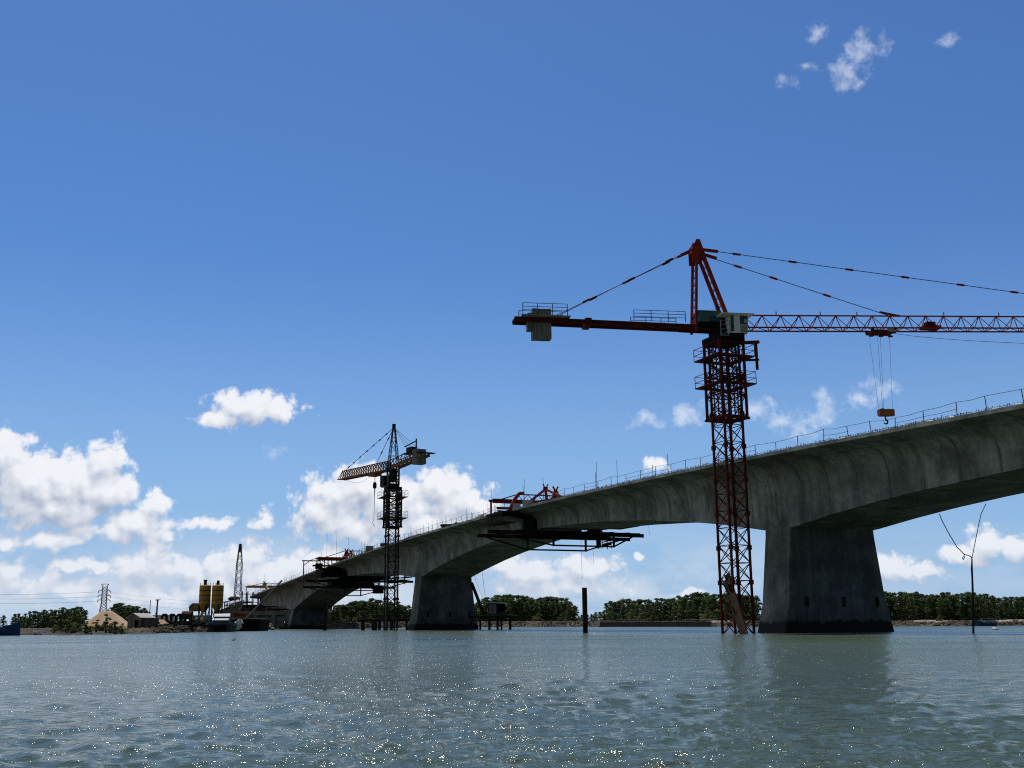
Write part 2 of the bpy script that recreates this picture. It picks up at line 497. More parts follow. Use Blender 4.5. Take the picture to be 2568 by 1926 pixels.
def water():
    # one sheet round the boat to the horizon; real wave shapes, each wavelength kept only where the grid can carry it
    ha = math.radians(40)
    fine_a = np.linspace(-ha, ha, 760)
    coarse = np.linspace(ha, 2 * math.pi - ha, 70)[1:-1]
    ang = np.concatenate([fine_a, coarse])
    rs = [2.0]
    while rs[-1] < 9000:
        d = rs[-1]
        st = max(0.05, d * d * 0.00075) if d < 120 else d * 0.11
        rs.append(d + st)
    rs = np.array(rs)
    A, Rr = np.meshgrid(ang, rs)
    X, Y = Rr * np.sin(A), Rr * np.cos(A)
    dr = np.gradient(rs)[:, None] * np.ones_like(A)
    da = (np.gradient(ang)[None, :] * np.ones_like(A)) * Rr
    Z = np.zeros_like(X)
    n = 130
    wl = np.exp(RNG.uniform(np.log(0.14), np.log(3.2), n))
    wind = RNG.normal(math.radians(205), 0.75, n)      # wind blows over the river towards the boat
    ph = RNG.uniform(0, 2 * math.pi, n)
    gust = 0.75 + 0.25 * np.sin(X * 0.05 + 1.3 * np.sin(Y * 0.031)) * np.sin(Y * 0.043 + 0.5)
    for L, th, p in zip(wl, wind, ph):
        k = 2 * math.pi / L
        amp = 0.0066 * L ** 0.72 / (1 + (L / 0.95) ** 2)
        dx, dy = math.sin(th), math.cos(th)
        # spacing seen by this wave
        rad = np.abs(np.sin(A) * dx + np.cos(A) * dy)
        sp = rad * dr + np.sqrt(1 - np.minimum(rad, 1) ** 2) * da
        att = np.clip(1.6 - sp * 4.0 / L, 0, 1)
        c = np.cos(k * (X * dx + Y * dy) + p)
        Z += amp * att * gust * (c + 0.25 * np.cos(2 * (k * (X * dx + Y * dy) + p)))
    nr, na = X.shape
    co = np.stack([X, Y, Z], -1).reshape(-1, 3)
    idx = np.arange(nr * na).reshape(nr, na)
    a, b = idx[:-1, :], np.roll(idx, -1, 1)[:-1, :]
    c, d = np.roll(idx, -1, 1)[1:, :], idx[1:, :]
    fs = np.stack([a, b, c, d], -1).reshape(-1, 4)[:, ::-1]
    me = bpy.data.meshes.new('water')
    me.vertices.add(len(co))
    me.vertices.foreach_set('co', co.astype(np.float32).ravel())
    me.loops.add(fs.size)
    me.loops.foreach_set('vertex_index', fs.astype(np.int32).ravel())
    me.polygons.add(len(fs))
    me.polygons.foreach_set('loop_start', np.arange(0, fs.size, 4, dtype=np.int32))
    me.polygons.foreach_set('use_smooth', np.ones(len(fs), dtype=bool))
    me.update()
    me.validate()
    mt = bpy.data.materials.new('river_water')
    mt.use_nodes = True
    t = mt.node_tree
    g = G(t)
    bs = t.nodes['Principled BSDF']
    co = g.n('ShaderNodeTexCoord', out=None).outputs['Object']
    big = g.noise(g.v('MULTIPLY', co, (0.012, 0.03, 1)), 1.0, 4, 0.55)
    col = g.mix(g.sstep(big, 0.3, 0.7), (0.074, 0.104, 0.064), (0.092, 0.124, 0.073))
    t.links.new(col, bs.inputs['Base Color'])
    dist = g.v('LENGTH', co, out=1)
    gust = g.m('MULTIPLY', g.m('MULTIPLY', g.m('SUBTRACT', g.noise(g.v('MULTIPLY', co, (0.05, 0.11, 1)), 1.0, 6, 0.7), 0.5), 0.55), g.sstep(dist, 20.0, 70.0))
    t.links.new(g.m('ADD', g.m('ADD', 0.095, gust), g.m('ADD', g.sstep(dist, 9.0, 45.0, 0.0, 0.11), g.sstep(dist, 50.0, 260.0, 0.0, 0.08))), bs.inputs['Roughness'])
    bs.inputs['IOR'].default_value = 1.333
    bs.inputs['Specular IOR Level'].default_value = 0.4
    w1 = g.noise(g.v('MULTIPLY', co, (0.55, 1.0, 1)), 2.3, 5, 0.62, 0.5)
    w2 = g.noise(g.v('ADD', g.v('MULTIPLY', co, (0.6, 1.15, 1)), (5, 9, 2)), 8.5, 4, 0.6, 0.4)
    calm = g.sstep(g.noise(g.v('MULTIPLY', co, (0.010, 0.045, 1)), 1.0, 4, 0.55), 0.32, 0.62, 0.55, 1.0)
    b1 = g.n('ShaderNodeBump', {'Strength': g.m('MULTIPLY', calm, 0.9), 'Distance': 0.16, 'Height': w1})
    b2 = g.n('ShaderNodeBump', {'Strength': g.m('MULTIPLY', calm, 0.85), 'Distance': 0.032, 'Height': w2, 'Normal': b1})
    t.links.new(b2, bs.inputs['Normal'])
    me.materials.append(mt)
    return tag(link('water', me, None, (0, 0, WL)), kind='structure')


water()


# ------------------------------------------------------------------ banks and the far hill
SHORE = [(-900, 120), (-400, 140), (0, 150), (250, 152), (420, 164), (500, 180), (580, 205), (640, 225), (690, 285), (735, 314), (830, 318), (842, 300), (900, 290), (1000, 330), (1100, 360), (1270, 365), (1400, 330), (1500, 300), (1650, 272), (1800, 245), (2000, 225), (2350, 205), (2700, 200), (3600, 190)]
_sx = np.array([(x - CXP) / FPX / math.cos(PITCH) for x, _ in SHORE])
_sy = np.array([y for _, y in SHORE], float)


def shore_y(k):
    """distance of the water's edge along the sight line X = k*Y"""
    return np.interp(k, _sx, _sy)


def bank_top(k):
    return np.interp(k, _sx, [0.7, 0.7, 0.7, 0.7, 0.8, 1.1, 1.4, 1.5, 1.6, 1.6, 1.5, 1.5, 1.6, 1.7, 1.8, 1.7, 1.6, 1.4, 1.25, 1.1, 0.95, 0.85, 0.85, 0.85])


def bank_z(k, d):
    """height of the land d metres inland"""
    return np.interp(d, [-6, 0, 1.5, 4.5, 8, 30], [-1.0, 0.0, 0.45, 0.85, 1.0, 1.12]) * bank_top(k) + WL


def banks():
    ks = np.linspace(_sx[0], _sx[-1], 900)
    ds = np.array([-6, -3, -1, -0.3, 0, 0.4, 0.9, 1.5, 2.2, 3, 3.8, 4.6, 5.5, 6.5, 8, 11, 16, 25, 40, 80, 200, 700, 3000.0])
    K, D = np.meshgrid(ks, ds)
    Y = shore_y(K) + D + 0.6 * np.sin(K * 170 + 2 * np.sin(K * 61)) + RNG.normal(0, 0.12, K.shape)
    X = K * Y
    Z = bank_z(K, D) + RNG.normal(0, 0.10, K.shape) * np.interp(D, [-3, 0.4, 2, 6, 20], [0, 0.5, 1.2, 1.2, 0.5])
    n, m = K.shape
    idx = np.arange(n * m).reshape(n, m)
    fs = np.stack([idx[:-1, :-1], idx[:-1, 1:], idx[1:, 1:], idx[1:, :-1]], -1).reshape(-1, 4)
    me = bpy.data.meshes.new('riverbank')
    me.from_pydata(np.stack([X, Y, Z], -1).reshape(-1, 3).tolist(), [], fs.tolist())
    mt = material('mud_and_stone', (0.125, 0.095, 0.062), (0.05, 0.038, 0.027), 0.95, 0, 0.5, bump=0.8, bscale=1.4, c3=(0.21, 0.17, 0.115), c3scale=0.12)
    me.materials.append(mt)
    tag(link('riverbank', me), kind='structure')
    # loose stones of the revetment
    mb = MB()
    for i in range(3600):
        k = random.uniform(_sx[8], _sx[-2]) if i % 6 else random.uniform(_sx[4], _sx[8])
        d = random.uniform(-0.3, 7)
        y = float(shore_y(k)) + d
        r = random.choice((0.14, 0.2, 0.26, 0.36))
        mb.lump((k * y, y, float(bank_z(k, d)) + 0.05), (r * random.uniform(.8, 1.5), r, r * 0.7), 5, i)
    o = link('rubble', mesh('rubble', mb, material('rubble_stone', (0.17, 0.125, 0.08), (0.055, 0.042, 0.03), 0.95, 0, 0.35)))
    tag(o, 'brown and tan stones piled along the far river bank', 'rubble', None, 'stuff')
    mb = MB()
    for i in range(900):
        px = random.choice((random.uniform(2240, 2320), random.uniform(2440, 2700), random.uniform(2440, 2700), random.uniform(1745, 1800)))
        k = (px - CXP) / FPX / math.cos(PITCH)
        d = random.uniform(3, 8)
        y = float(shore_y(k)) + d
        r = random.choice((0.15, 0.22, 0.3))
        mb.lump((k * y, y, float(bank_z(k, d)) + 0.1), (r * random.uniform(1, 1.8), r, r * 0.7), 5, i)
    o = link('pale_rubble', mesh('pale_rubble', mb, material('pale_stone', (0.62, 0.56, 0.46), (0.38, 0.33, 0.26), 0.9, 0, 0.6)))
    tag(o, 'pale broken stones strewn on top of the right-hand bank', 'rubble', None, 'stuff')
    # hill far behind the right bank
    hx = np.linspace(0.38, 1.1, 90)
    hy = np.linspace(2600, 4600, 26)
    KX, HY = np.meshgrid(hx, hy)
    prof = np.interp(KX, [0.38, 0.425, 0.47, 0.52, 0.6, 0.75, 0.9, 1.1], [0, 20, 66, 95, 130, 150, 100, 0])
    HZ = prof * np.sin(np.clip((HY - 2600) / 2000, 0, 1) * math.pi) + 6 * np.sin(KX * 90) * np.sin(HY * 0.009) + RNG.normal(0, 1.6, KX.shape)
    n, m = KX.shape
    idx = np.arange(n * m).reshape(n, m)
    fs = np.stack([idx[:-1, :-1], idx[:-1, 1:], idx[1:, 1:], idx[1:, :-1]], -1).reshape(-1, 4)
    me = bpy.data.meshes.new('hills')
    me.from_pydata(np.stack([KX * HY, HY, HZ], -1).reshape(-1, 3).tolist(), [], fs.tolist())
    me.materials.append(material('hazed_hill_scrub', (0.17, 0.155, 0.165), (0.09, 0.095, 0.11), 1.0, 0, 0.02))  # distance haze is put into the scrub colour; no air is built
    for p in me.polygons:
        p.use_smooth = True
    tag(link('hills', me), kind='structure')


banks()


# ------------------------------------------------------------------ the bridge: three cantilever units on one axis
TH = R_(23.1)
BU = Vector((-math.sin(TH), math.cos(TH), 0))       # along the bridge, away from the boat
BV = Vector((math.cos(TH), math.sin(TH), 0))        # across the bridge, away from the boat
B0 = Vector((26.21276428, 102.5, 0.0))


def bw(t, s, z):
    return B0 + BU * s + BV * t + Vector((0, 0, z))


_es = [-60, -54, -31.4, -20, -11.5, 1, 13, 22.7, 31.6, 41.7, 57.5, 65.9, 87, 112, 127, 140.8, 166.5, 192, 218, 241.5, 271.7, 290]
_ez = [14.4, 14.7, 15.25, 15.68, 15.95, 16.36, 16.60, 16.74, 16.90, 17.03, 17.03, 16.95, 16.66, 16.2, 15.95, 15.58, 14.72, 13.78, 12.6, 11.5, 10.3, 9.6]
_ep = np.polyfit(_es, _ez, 5)


def edge_z(s):
    return float(np.polyval(_ep, s))


SOFFIT = {
    1: [(-54.5, 12.35), (-45, 12.3), (-36, 12.25), (-27.4, 12.04), (-22.4, 11.80), (-17, 11.55), (-11, 11.13), (-6, 10.66), (0, 9.96), (3.9, 10.02), (8, 10.72), (12.2, 11.35), (15.2, 11.75), (19.9, 12.3), (25.8, 12.96), (32.3, 13.54), (42, 14.1), (50, 14.42), (57.8, 14.6)],
    2: [(63.6, 14.63), (69, 14.35), (74.8, 13.98), (78.4, 13.72), (86, 13.10), (94.2, 12.25), (103, 11.12), (110.6, 9.98), (114.4, 10.0), (119, 10.42), (125.5, 10.95), (133, 11.6), (141.7, 12.05), (155.3, 12.31), (166.5, 12.4)],
    3: [(174, 11.75), (184, 11.1), (195.8, 10.1), (205.3, 8.87), (215, 7.36), (224.5, 5.5), (229.7, 5.72), (238, 6.4), (249, 6.95), (260, 7.25), (273.3, 7.41)],
}


def girder_ring(s, zs):
    e = edge_z(s)
    dep = min(2.7, max(0.9, (e - zs) * 0.62))
    near = [(-4.0, e + 0.26), (-4.0, e), (-3.4, e - 0.06), (-2.4, e - 0.20), (-1.75, e - 0.34)]
    for i in range(1, 8):
        a = i / 7 * math.pi / 2
        near.append((-1.75 + 1.70 * math.sin(a), e - 0.34 - (dep - 0.34) * (1 - math.cos(a))))
    near.append((0.0, e - dep - 0.35))
    near.append((0.0, zs))
    far = [(10 - t, z) for t, z in reversed(near)]
    return [(t, s, z) for t, z in near + far]


def girder(unit, s0, s1):
    xs, zs = zip(*SOFFIT[unit])
    n = int((s1 - s0) / 1.3)
    mb = MB()
    rings = []
    for i in range(n + 1):
        s = s0 + (s1 - s0) * i / n
        rings.append(girder_ring(s, float(np.interp(s, xs, zs))))
    mb.loft(rings)
    return mb


def pier_mb(s0, top, flare, h0):
    mb = MB()
    rings = []
    for z, f, fs in ((-3.5, flare * 1.2, 0.35), (0, flare, 0.28), (h0 * 0.5, flare * 0.50, 0.16), (top - 0.6, 0.06, 0.02), (top + 0.9, 0.0, 0.0)):
        c = 0.10
        a, b = -f + 0.004, 10 + f - 0.004
        p, q = s0 - fs + 0.004, s0 + 3.9 + fs - 0.004
        rings.append([(a + c, p, z), (b - c, p, z), (b, p + c, z), (b, q - c, z), (b - c, q, z), (a + c, q, z), (a, q - c, z), (a, p + c, z)])
    mb.loft(rings)
    return mb


def rail(s0, s1, step, seed, h=1.05, sag=0.12, side=-3.75, mid=True, tall=0.3):
    """site guard rail of thin bars with slack wire lines"""
    rr = random.Random(seed)
    mb = MB()
    s, prev = s0, None
    while s < s1:
        e = edge_z(s) + 0.26
        hh = h * rr.uniform(0.85, 1.15)
        lean = rr.uniform(-0.12, 0.12)
        b, tp = (side, s, e - 0.1), (side, s + lean, e + hh)
        mb.beam(b, tp, 0.045)
        if rr.random() < tall:
            mb.beam((side + 0.1, s + 0.7, e - 0.1), (side + 0.1, s + 0.75, e + rr.uniform(1.3, 2.3)), 0.04)
        m_ = (side, s + lean * .5, e + hh * 0.55)
        if prev:
            for (p, q, on) in ((prev[0], tp, True), (prev[1], m_, mid and rr.random() > 0.6)):
                if on:
                    mid_p = tuple((p[i] + q[i]) / 2 - (rr.uniform(0, sag) if i == 2 else 0) for i in range(3))
                    mb.beam(p, mid_p, 0.028)
                    mb.beam(mid_p, q, 0.028)
        prev = (tp, m_)
        s += step * rr.uniform(0.8, 1.2)
    return mb


def stirrups(s0, s1, step, seed):
    rr = random.Random(seed)
    mb = MB()
    s = s0
    while s < s1:
        e = edge_z(s) + 0.25
        for off in (-3.86, -3.62):
            if rr.random() < 0.9:
                h = rr.uniform(0.16, 0.36)
                l = rr.uniform(-0.06, 0.06)
                mb.beam((off, s, e), (off + rr.uniform(-.04, .04), s + l, e + h), 0.028)
                if rr.random() < 0.55:
                    mb.beam((off, s + l, e + h), (off + 0.2, s + l + 0.1, e + h * 0.9), 0.026)
        if rr.random() < 0.35:
            mb.beam((-3.8, s, e + 0.2), (-3.8, s + step * 3, edge_z(s + step * 3) + 0.25 + 0.2), 0.024)
        s += step * rr.uniform(0.7, 1.3)
    return mb


def kerb(s0, s1):
    """rough cast edge strip of the deck slab"""
    mb = MB()
    rings = []
    n = int((s1 - s0) / 0.7)
    rr = random.Random(int(s0 * 10))
    for i in range(n + 1):
        s = s0 + (s1 - s0) * i / n
        e = edge_z(s)
        j = rr.uniform(0, 0.05)
        rings.append([(-4.012 - j * 0.3, s, e + 0.02), (-4.012 - j * 0.3, s, e + 0.30 + j), (-3.55, s, e + 0.31 + j), (-3.55, s, e + 0.02)])
    mb.loft(rings)
    return mb


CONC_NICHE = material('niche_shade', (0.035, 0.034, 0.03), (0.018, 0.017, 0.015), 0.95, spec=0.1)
bridge_units = {}
for unit, (s0, s1, p0, top, flare, step) in {1: (-54.5, 57.8, 0.0, 9.96, 1.5, 3.1), 2: (63.6, 166.5, 110.6, 9.98, 1.5, 2.3), 3: (174.0, 273.3, 224.6, 5.5, 1.0, 2.6)}.items():
    lab = {1: 'largest concrete bridge section, on the wide pier beside the red tower crane',
           2: 'middle concrete bridge section, on the pier between dark crane and jetty hut',
           3: 'smallest concrete bridge section, ending near the yellow silos and barge'}[unit]
    root = thing('bridge_section', lab, 'bridge', tuple(B0), TH, 'cantilever bridge sections')
    bridge_units[unit] = root
    gd = part('girder', girder(unit, s0, s1), CONC, root)
    part('deck_edge', kerb(s0 + 0.05, s1 - 0.05), CONC_EDGE, gd)
    pr = part('pier', pier_mb(p0, top, flare, 6.0), CONC_PIER, root)
    if unit < 3:
        for t in (1.3, 5.6, 9.6):
            f = 0.20 + 0.05
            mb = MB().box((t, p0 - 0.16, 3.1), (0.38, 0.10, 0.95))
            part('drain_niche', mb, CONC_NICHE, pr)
    rl = part('guard_rail', rail(s0 + 1, s1 - 4, step, unit, mid=True, tall=0.12 if unit == 1 else 0.45), REBAR, root)
    if unit == 1:
        st = tag(part('edge_reinforcement', stirrups(s0 + 0.3, s1 - 5, 0.30, 5), REBAR, root), kind='stuff')
    elif unit == 2:
        st = tag(part('edge_reinforcement', stirrups(s0 + 0.3, s1 - 1, 0.42, 6), REBAR, root), kind='stuff')


# ------------------------------------------------------------------ tower cranes
def lattice(mb, side, z0, z1, panel, leg, br, single=False, taper=1.0, c=(0, 0), tilt=None):
    """square lattice mast: four legs, a ring per panel, crossed braces on every face"""
    n = max(1, round((z1 - z0) / panel))
    def cn(i, k):
        f = 1 + (taper - 1) * i / n
        h = side / 2 * f
        x, y = ((-h, -h), (h, -h), (h, h), (-h, h))[k % 4]
        return (c[0] + x, c[1] + y, z0 + (z1 - z0) * i / n)
    for k in range(4):
        mb.beam(cn(0, k), cn(n, k), leg)
    for i in range(n + 1):
        for k in range(4):
            if i < n or taper == 1.0:
                mb.beam(cn(i, k), cn(i, k + 1), br)
            if i < n:
                if single:
                    mb.beam(cn(i, k + (i % 2)), cn(i + 1, k + 1 - (i % 2)), br)
                else:
                    mb.beam(cn(i, k), cn(i + 1, k + 1), br)
                    mb.beam(cn(i, k + 1), cn(i + 1, k), br)
    return mb


def collars(mb, side, z0, z1, step, leg):
    z = z0
    h = side / 2
    while z < z1:
        for x, y in ((-h, -h), (h, -h), (h, h), (-h, h)):
            mb.box((x, y, z), (leg * 1.9, leg * 1.9, 0.42))
        z += step
    return mb


def deck_platform(root, z, half, inner, mt, rail_mt, gap=None):
    """square walkway round the mast with a rail"""
    mb = MB()
    w = half - inner
    m_ = (half + inner) / 2
    mb.box((0, -m_, z), (2 * half, w, 0.12)).box((0, m_, z), (2 * half, w, 0.12))
    mb.box((-m_, 0, z), (w, 2 * inner, 0.12)).box((m_, 0, z), (w, 2 * inner, 0.12))
    for sx, sy in ((-1, 0), (1, 0), (0, -1), (0, 1)):
        mb.beam((sx * half * .95, sy * half * .95, z - 0.06), (sx * inner, sy * inner, z - 0.95), 0.07)
    p = part('platform', mb, mt, root)
    r = MB()
    cs = [(-half, -half), (half, -half), (half, half), (-half, half)]
    for k in range(4):
        a, b = cs[k], cs[(k + 1) % 4]
        if gap == k:
            continue
        for h in (0.55, 1.15):
            r.beam((a[0], a[1], z + h), (b[0], b[1], z + h), 0.045)
        for f in (0, 0.5):
            x, y = a[0] + (b[0] - a[0]) * f, a[1] + (b[1] - a[1]) * f
            r.beam((x, y, z), (x, y, z + 1.15), 0.05)
    part('platform_rail', r, rail_mt, p)
    return p


class Plane:
    """vertical plane through a crane's axis along its jib: d metres out, off metres sideways, z up"""

    def __init__(s, root, yaw):
        s.root = root
        s.A = np.array(root.location) * np.array([1, 1, 0])
        s.J = np.array([math.cos(yaw), math.sin(yaw), 0])
        s.N = np.array([-math.sin(yaw), math.cos(yaw), 0])
        s.rel = yaw - root.rotation_euler[2]

    def dz(s, x, y, off=0.0):
        r = ray(x, y)
        k = ((s.A + s.N * off - _C) @ s.N) / (r @ s.N)
        P = _C + r * k
        return float((P - s.A) @ s.J), float(P[2])

    def L(s, d, off, z):
        return local(s.root, s.A + s.J * d + s.N * off + np.array([0, 0, z]))


def tri_jib(pl, d0, z0, d1, z1, wid, hgt, bay, chord, br, name, mt, root, both_end=True):
    """triangular lattice jib: two bottom chords, one top chord"""
    mb = MB()
    n = max(2, round(abs(d1 - d0) / bay))
    def q(i, off, up):
        f = i / n
        return pl.L(d0 + (d1 - d0) * f, off, z0 + (z1 - z0) * f + up)
    for off, up in ((-wid / 2, 0), (wid / 2, 0)):
        mb.beam(q(0, off, up), q(n, off, up), chord)
    mb.beam(q(0.5, 0, hgt), q(n - 0.5, 0, hgt), chord * 0.95)
    for i in range(n):
        t = q(i + 0.5, 0, hgt)
        for off in (-wid / 2, wid / 2):
            mb.beam(q(i, off, 0), t, br)
            mb.beam(t, q(i + 1, off, 0), br)
        mb.beam(q(i, -wid / 2, 0), q(i, wid / 2, 0), br * 0.9)
        mb.beam(q(i, -wid / 2, 0), q(i + 1, wid / 2, 0), br * 0.8)
    mb.beam(q(n, -wid / 2, 0), q(n, wid / 2, 0), br)
    return part(name, mb, mt, root)


def pendant(pl, a, b, root, r=0.032, knobs=(), mt=None, name='pendant', kmt=None):
    """tie bar from a to b ((d, off, z)); knobs = fractions where eye-bar couplings sit"""
    A, Bv = pl.L(*a), pl.L(*b)
    p = part(name, MB().tube([A, Bv], r, 5), mt or CABLE, root)
    for f in knobs:
        c = A.lerp(Bv, f)
        dv = (Bv - A).normalized()
        part('coupling', MB().tube([c - dv * 0.46, c - dv * 0.34, c + dv * 0.34, c + dv * 0.46], [0.04, 0.115, 0.115, 0.04], 8), kmt or RED, p)
    return p


def rails(pl, d0, d1, off, z, hgt, n, root, mt, nm='guard_rail'):
    mb = MB()
    for i in range(n + 1):
        d = d0 + (d1 - d0) * i / n
        mb.beam(pl.L(d, off, z), pl.L(d, off, z + hgt), 0.05)
    for h in (0.4, 0.7, 1.0):
        mb.beam(pl.L(d0, off, z + hgt * h), pl.L(d1, off, z + hgt * h), 0.042)
    return part(nm, mb, mt, root)


def jbox(mb, pl, d0, d1, o0, o1, z0, z1):
    c = [pl.L(d, o, z0) for d, o in ((d0, o0), (d1, o0), (d1, o1), (d0, o1))]
    return mb.loft([c, [p + Vector((0, 0, z1 - z0)) for p in c]])


# ---- the large red crane beside the nearest pier
def red_crane():
    base = bw(-6.5, -0.1, 0)
    root = thing('tower_crane', 'large red tower crane with white cab, standing in the river before the wide pier', 'crane', tuple(base), TH, 'tower cranes')
    pl = Plane(root, R_(8))
    SIDE = 2.0
    top = 29.4
    ztop = pl.dz(1822, 858)[1]
    zr = pl.dz(1822, 1052)[1]                          # foot of the climbing frame
    mast = part('mast', collars(lattice(MB(), SIDE, -3.0, ztop - 0.2, 1.56, 0.18, 0.06), SIDE, 1.7, ztop - 1, 3.12, 0.17), RED_DARK, root)
    lad = MB()
    for z in np.arange(0.5, ztop - 1, 0.35):
        lad.beam((0.35, 0.25, z), (0.35, -0.15, z), 0.03)
    lad.beam((0.35, 0.25, 0.4), (0.35, 0.25, ztop - 1), 0.045).beam((0.35, -0.15, 0.4), (0.35, -0.15, ztop - 1), 0.045)
    part('ladder', lad, STEEL, mast)
    # climbing frame
    CS = 2.66
    cf = MB()
    zc1 = ztop - 0.1
    h = CS / 2
    for x, y in ((-h, -h), (h, -h), (h, h), (-h, h)):
        cf.beam((x, y, zr), (x, y, zc1), 0.20)
    hz = [zr + (zc1 - zr) * f for f in (0.02, 0.30, 0.52, 0.56, 0.78, 0.985)]
    cs4 = [(-h, -h), (h, -h), (h, h), (-h, h)]
    for k in range(4):
        a, b = cs4[k], cs4[(k + 1) % 4]
        for z in hz:
            cf.beam((a[0], a[1], z), (b[0], b[1], z), 0.15 if z in (hz[0], hz[-1]) else 0.11)
        for z0, z1 in zip(hz[:-1], hz[1:]):
            if z1 - z0 > 0.8:
                cf.beam((a[0], a[1], z0), (b[0], b[1], z1), 0.07)
                cf.beam((b[0], b[1], z0), (a[0], a[1], z1), 0.07)
        m_ = ((a[0] + b[0]) / 2, (a[1] + b[1]) / 2)
        cf.beam((m_[0], m_[1], zr + 0.2), (m_[0], m_[1], zc1), 0.09)
    cf.box((0, 0, zr), (CS + 0.55, 0.22, 0.22)).box((0, h, zr), (CS + 0.5, 0.2, 0.22)).box((0, -h, zr), (CS + 0.5, 0.2, 0.22))
    cf.box((h, 0, zr), (0.2, CS + 0.3, 0.2)).box((-h, 0, zr), (0.2, CS + 0.3, 0.2))
    part('climbing_frame', cf, RED_DARK, root)
    z1 = pl.dz(1822, 901)[1]
    z2 = pl.dz(1822, 969)[1]
    deck_platform(root, z1, 2.05, h, RED_DARK, RED_DARK, None)
    deck_platform(root, z2, 2.05, h, RED_DARK, RED_DARK, None)
    # swung-out monorail arm on the right side of the frame
    am = MB()
    am.beam((0.9, -h - 0.1, ztop - 0.35), (3.4, -h + 0.4, ztop + 0.1), 0.26, 0.3).beam((3.0, -h + 0.3, ztop), (3.0, -h + 0.3, ztop - 2.7), 0.2)
    am.beam((1.2, -h, ztop - 2.0), (3.2, -h + 0.3, ztop - 1.7), 0.2)
    part('monorail_arm', am, RED_DARK, root)
    # slewing unit
    sw = MB()
    sw.box((0, 0, ztop + 0.15), (2.9, 2.9, 0.5))
    sw.lathe((0, 0, ztop + 0.4), [(1.35, 0), (1.35, 0.5), (1.15, 0.55), (1.15, 1.0)], 20)
    jbox(sw, pl, -1.5, 1.5, -0.95, 0.95, ztop + 1.25, ztop + 2.35)
    part('slewing_unit', sw, BLACKS, root)
    zj = pl.dz(1900, 823, -0.7)[1]                       # jib bottom chords
    # apex tower
    da, za = pl.dz(1742.5, 606)
    db, zb = pl.dz(1739.5, 824)
    dc, zc = pl.dz(1826, 803)
    ap = MB()
    for o in (-0.72, 0.72):
        ap.beam(pl.L(db, o, zb - 0.4), pl.L(da - 0.1, o * 0.85, za - 1.6), 0.2, 0.22)
        ap.beam(pl.L(dc, o, zc - 0.8), pl.L(da + 0.45, o * 0.85, za - 1.3), 0.22, 0.30 if o > 0 else 0.36)
    for f in np.linspace(0.08, 0.92, 9):
        o = 0.72 * (1 - 0.15 * f)
        for (d, z, e, y) in ((db, zb, da, za - 1.6), (dc, zc - 0.8, da + .45, za - 1.3)):
            dd, zz = d + (e - d) * f, z + (y - z) * f
            ap.beam(pl.L(dd, -o, zz), pl.L(dd, o, zz), 0.08)
            f2 = f + 0.05
            ap.beam(pl.L(dd, -o, zz), pl.L(d + (e - d) * f2, o, z + (y - z) * f2), 0.06)
    part('apex_tower', ap, RED, root)
    hd = MB()
    prof = [(-0.5, -2.3), (-0.52, -1.0), (-0.05, 0.05), (0.3, 0.05), (0.8, -1.5), (0.45, -2.1), (0.1, -2.3)]
    c = [pl.L(da + x, -0.64, za + z) for x, z in prof]
    hd.prism(c, pl.L(0, 0.1, 0) - pl.L(0, -0.02, 0))
    c = [pl.L(da + x, 0.52, za + z) for x, z in prof]
    hd.prism(c, pl.L(0, 0.12, 0) - pl.L(0, 0, 0))
    jbox(hd, pl, da - 0.45, da + 0.4, -0.52, 0.52, za - 1.3, za - 0.55)
    part('apex_head', hd, RED, root)
    # counter-jib: twin girders with ties
    d0, zt0 = pl.dz(1290, 799, -0.65)
    d1, zt1 = pl.dz(1737, 819, -0.65)
    def cz(d):
        return zt0 + (zt1 - zt0) * (d - d0) / (d1 - d0)
    cj = MB()
    for o in (-0.65, 0.65):
        cj.ibeam(pl.L(d0, o, cz(d0)), pl.L(0.3, o, cz(0.3)), 0.2, 0.42, 0.04)
    n = 12
    for i in range(n):
        a, b = d0 + (0 - d0) * i / n, d0 + (0 - d0) * (i + 1) / n
        cj.beam(pl.L(a, -0.65, cz(a)), pl.L(a, 0.65, cz(a)), 0.1)
        cj.beam(pl.L(a, -0.65, cz(a)), pl.L(b, 0.65, cz(b)), 0.06)
    jbox(cj, pl, d0 + 6.7, d0 + 7.3, -0.85, 0.85, cz(d0 + 7) - 0.36, cz(d0 + 7) + 0.36)
    cj.beam(pl.L(-4.2, -0.6, cz(-4) - 0.2), pl.L(-0.9, -0.6, ztop + 1.0), 0.12).beam(pl.L(-4.2, 0.6, cz(-4) - 0.2), pl.L(-0.9, 0.6, ztop + 1.0), 0.12)
    part('counter_jib', cj, RED_DARK, root)
    wk = MB()
    jbox(wk, pl, d0 + 0.6, d0 + 5.2, -1.35, 1.35, cz(d0 + 3) + 0.22, cz(d0 + 3) + 0.30)
    part('walkway', wk, GALV, root)
    rails(pl, d0 + 0.7, d0 + 4.9, -1.3, cz(d0 + 3) + 0.3, 1.12, 3, root, STEEL)
    rails(pl, d0 + 0.7, d0 + 4.9, 1.3, cz(d0 + 3) + 0.3, 1.12, 3, root, STEEL)
    e0, e1 = pl.dz(1590, 800, -1.2)[0], pl.dz(1719, 800, -1.2)[0]
    rails(pl, e0, e1, -1.2, cz((e0 + e1) / 2) + 0.2, 1.05, 3, root, STEEL)
    rails(pl, e0 + 0.3, e1 - 0.2, 1.2, cz((e0 + e1) / 2) + 0.2, 1.05, 3, root, STEEL)
    # counterweight slabs hanging through the frame
    w0, w1 = pl.dz(1323, 806, -0.4)[0], pl.dz(1383, 806, -0.4)[0]
    zlo, zhi = pl.dz(1350, 849, -0.4)[1], pl.dz(1350, 774, -0.4)[1]
    n = 5
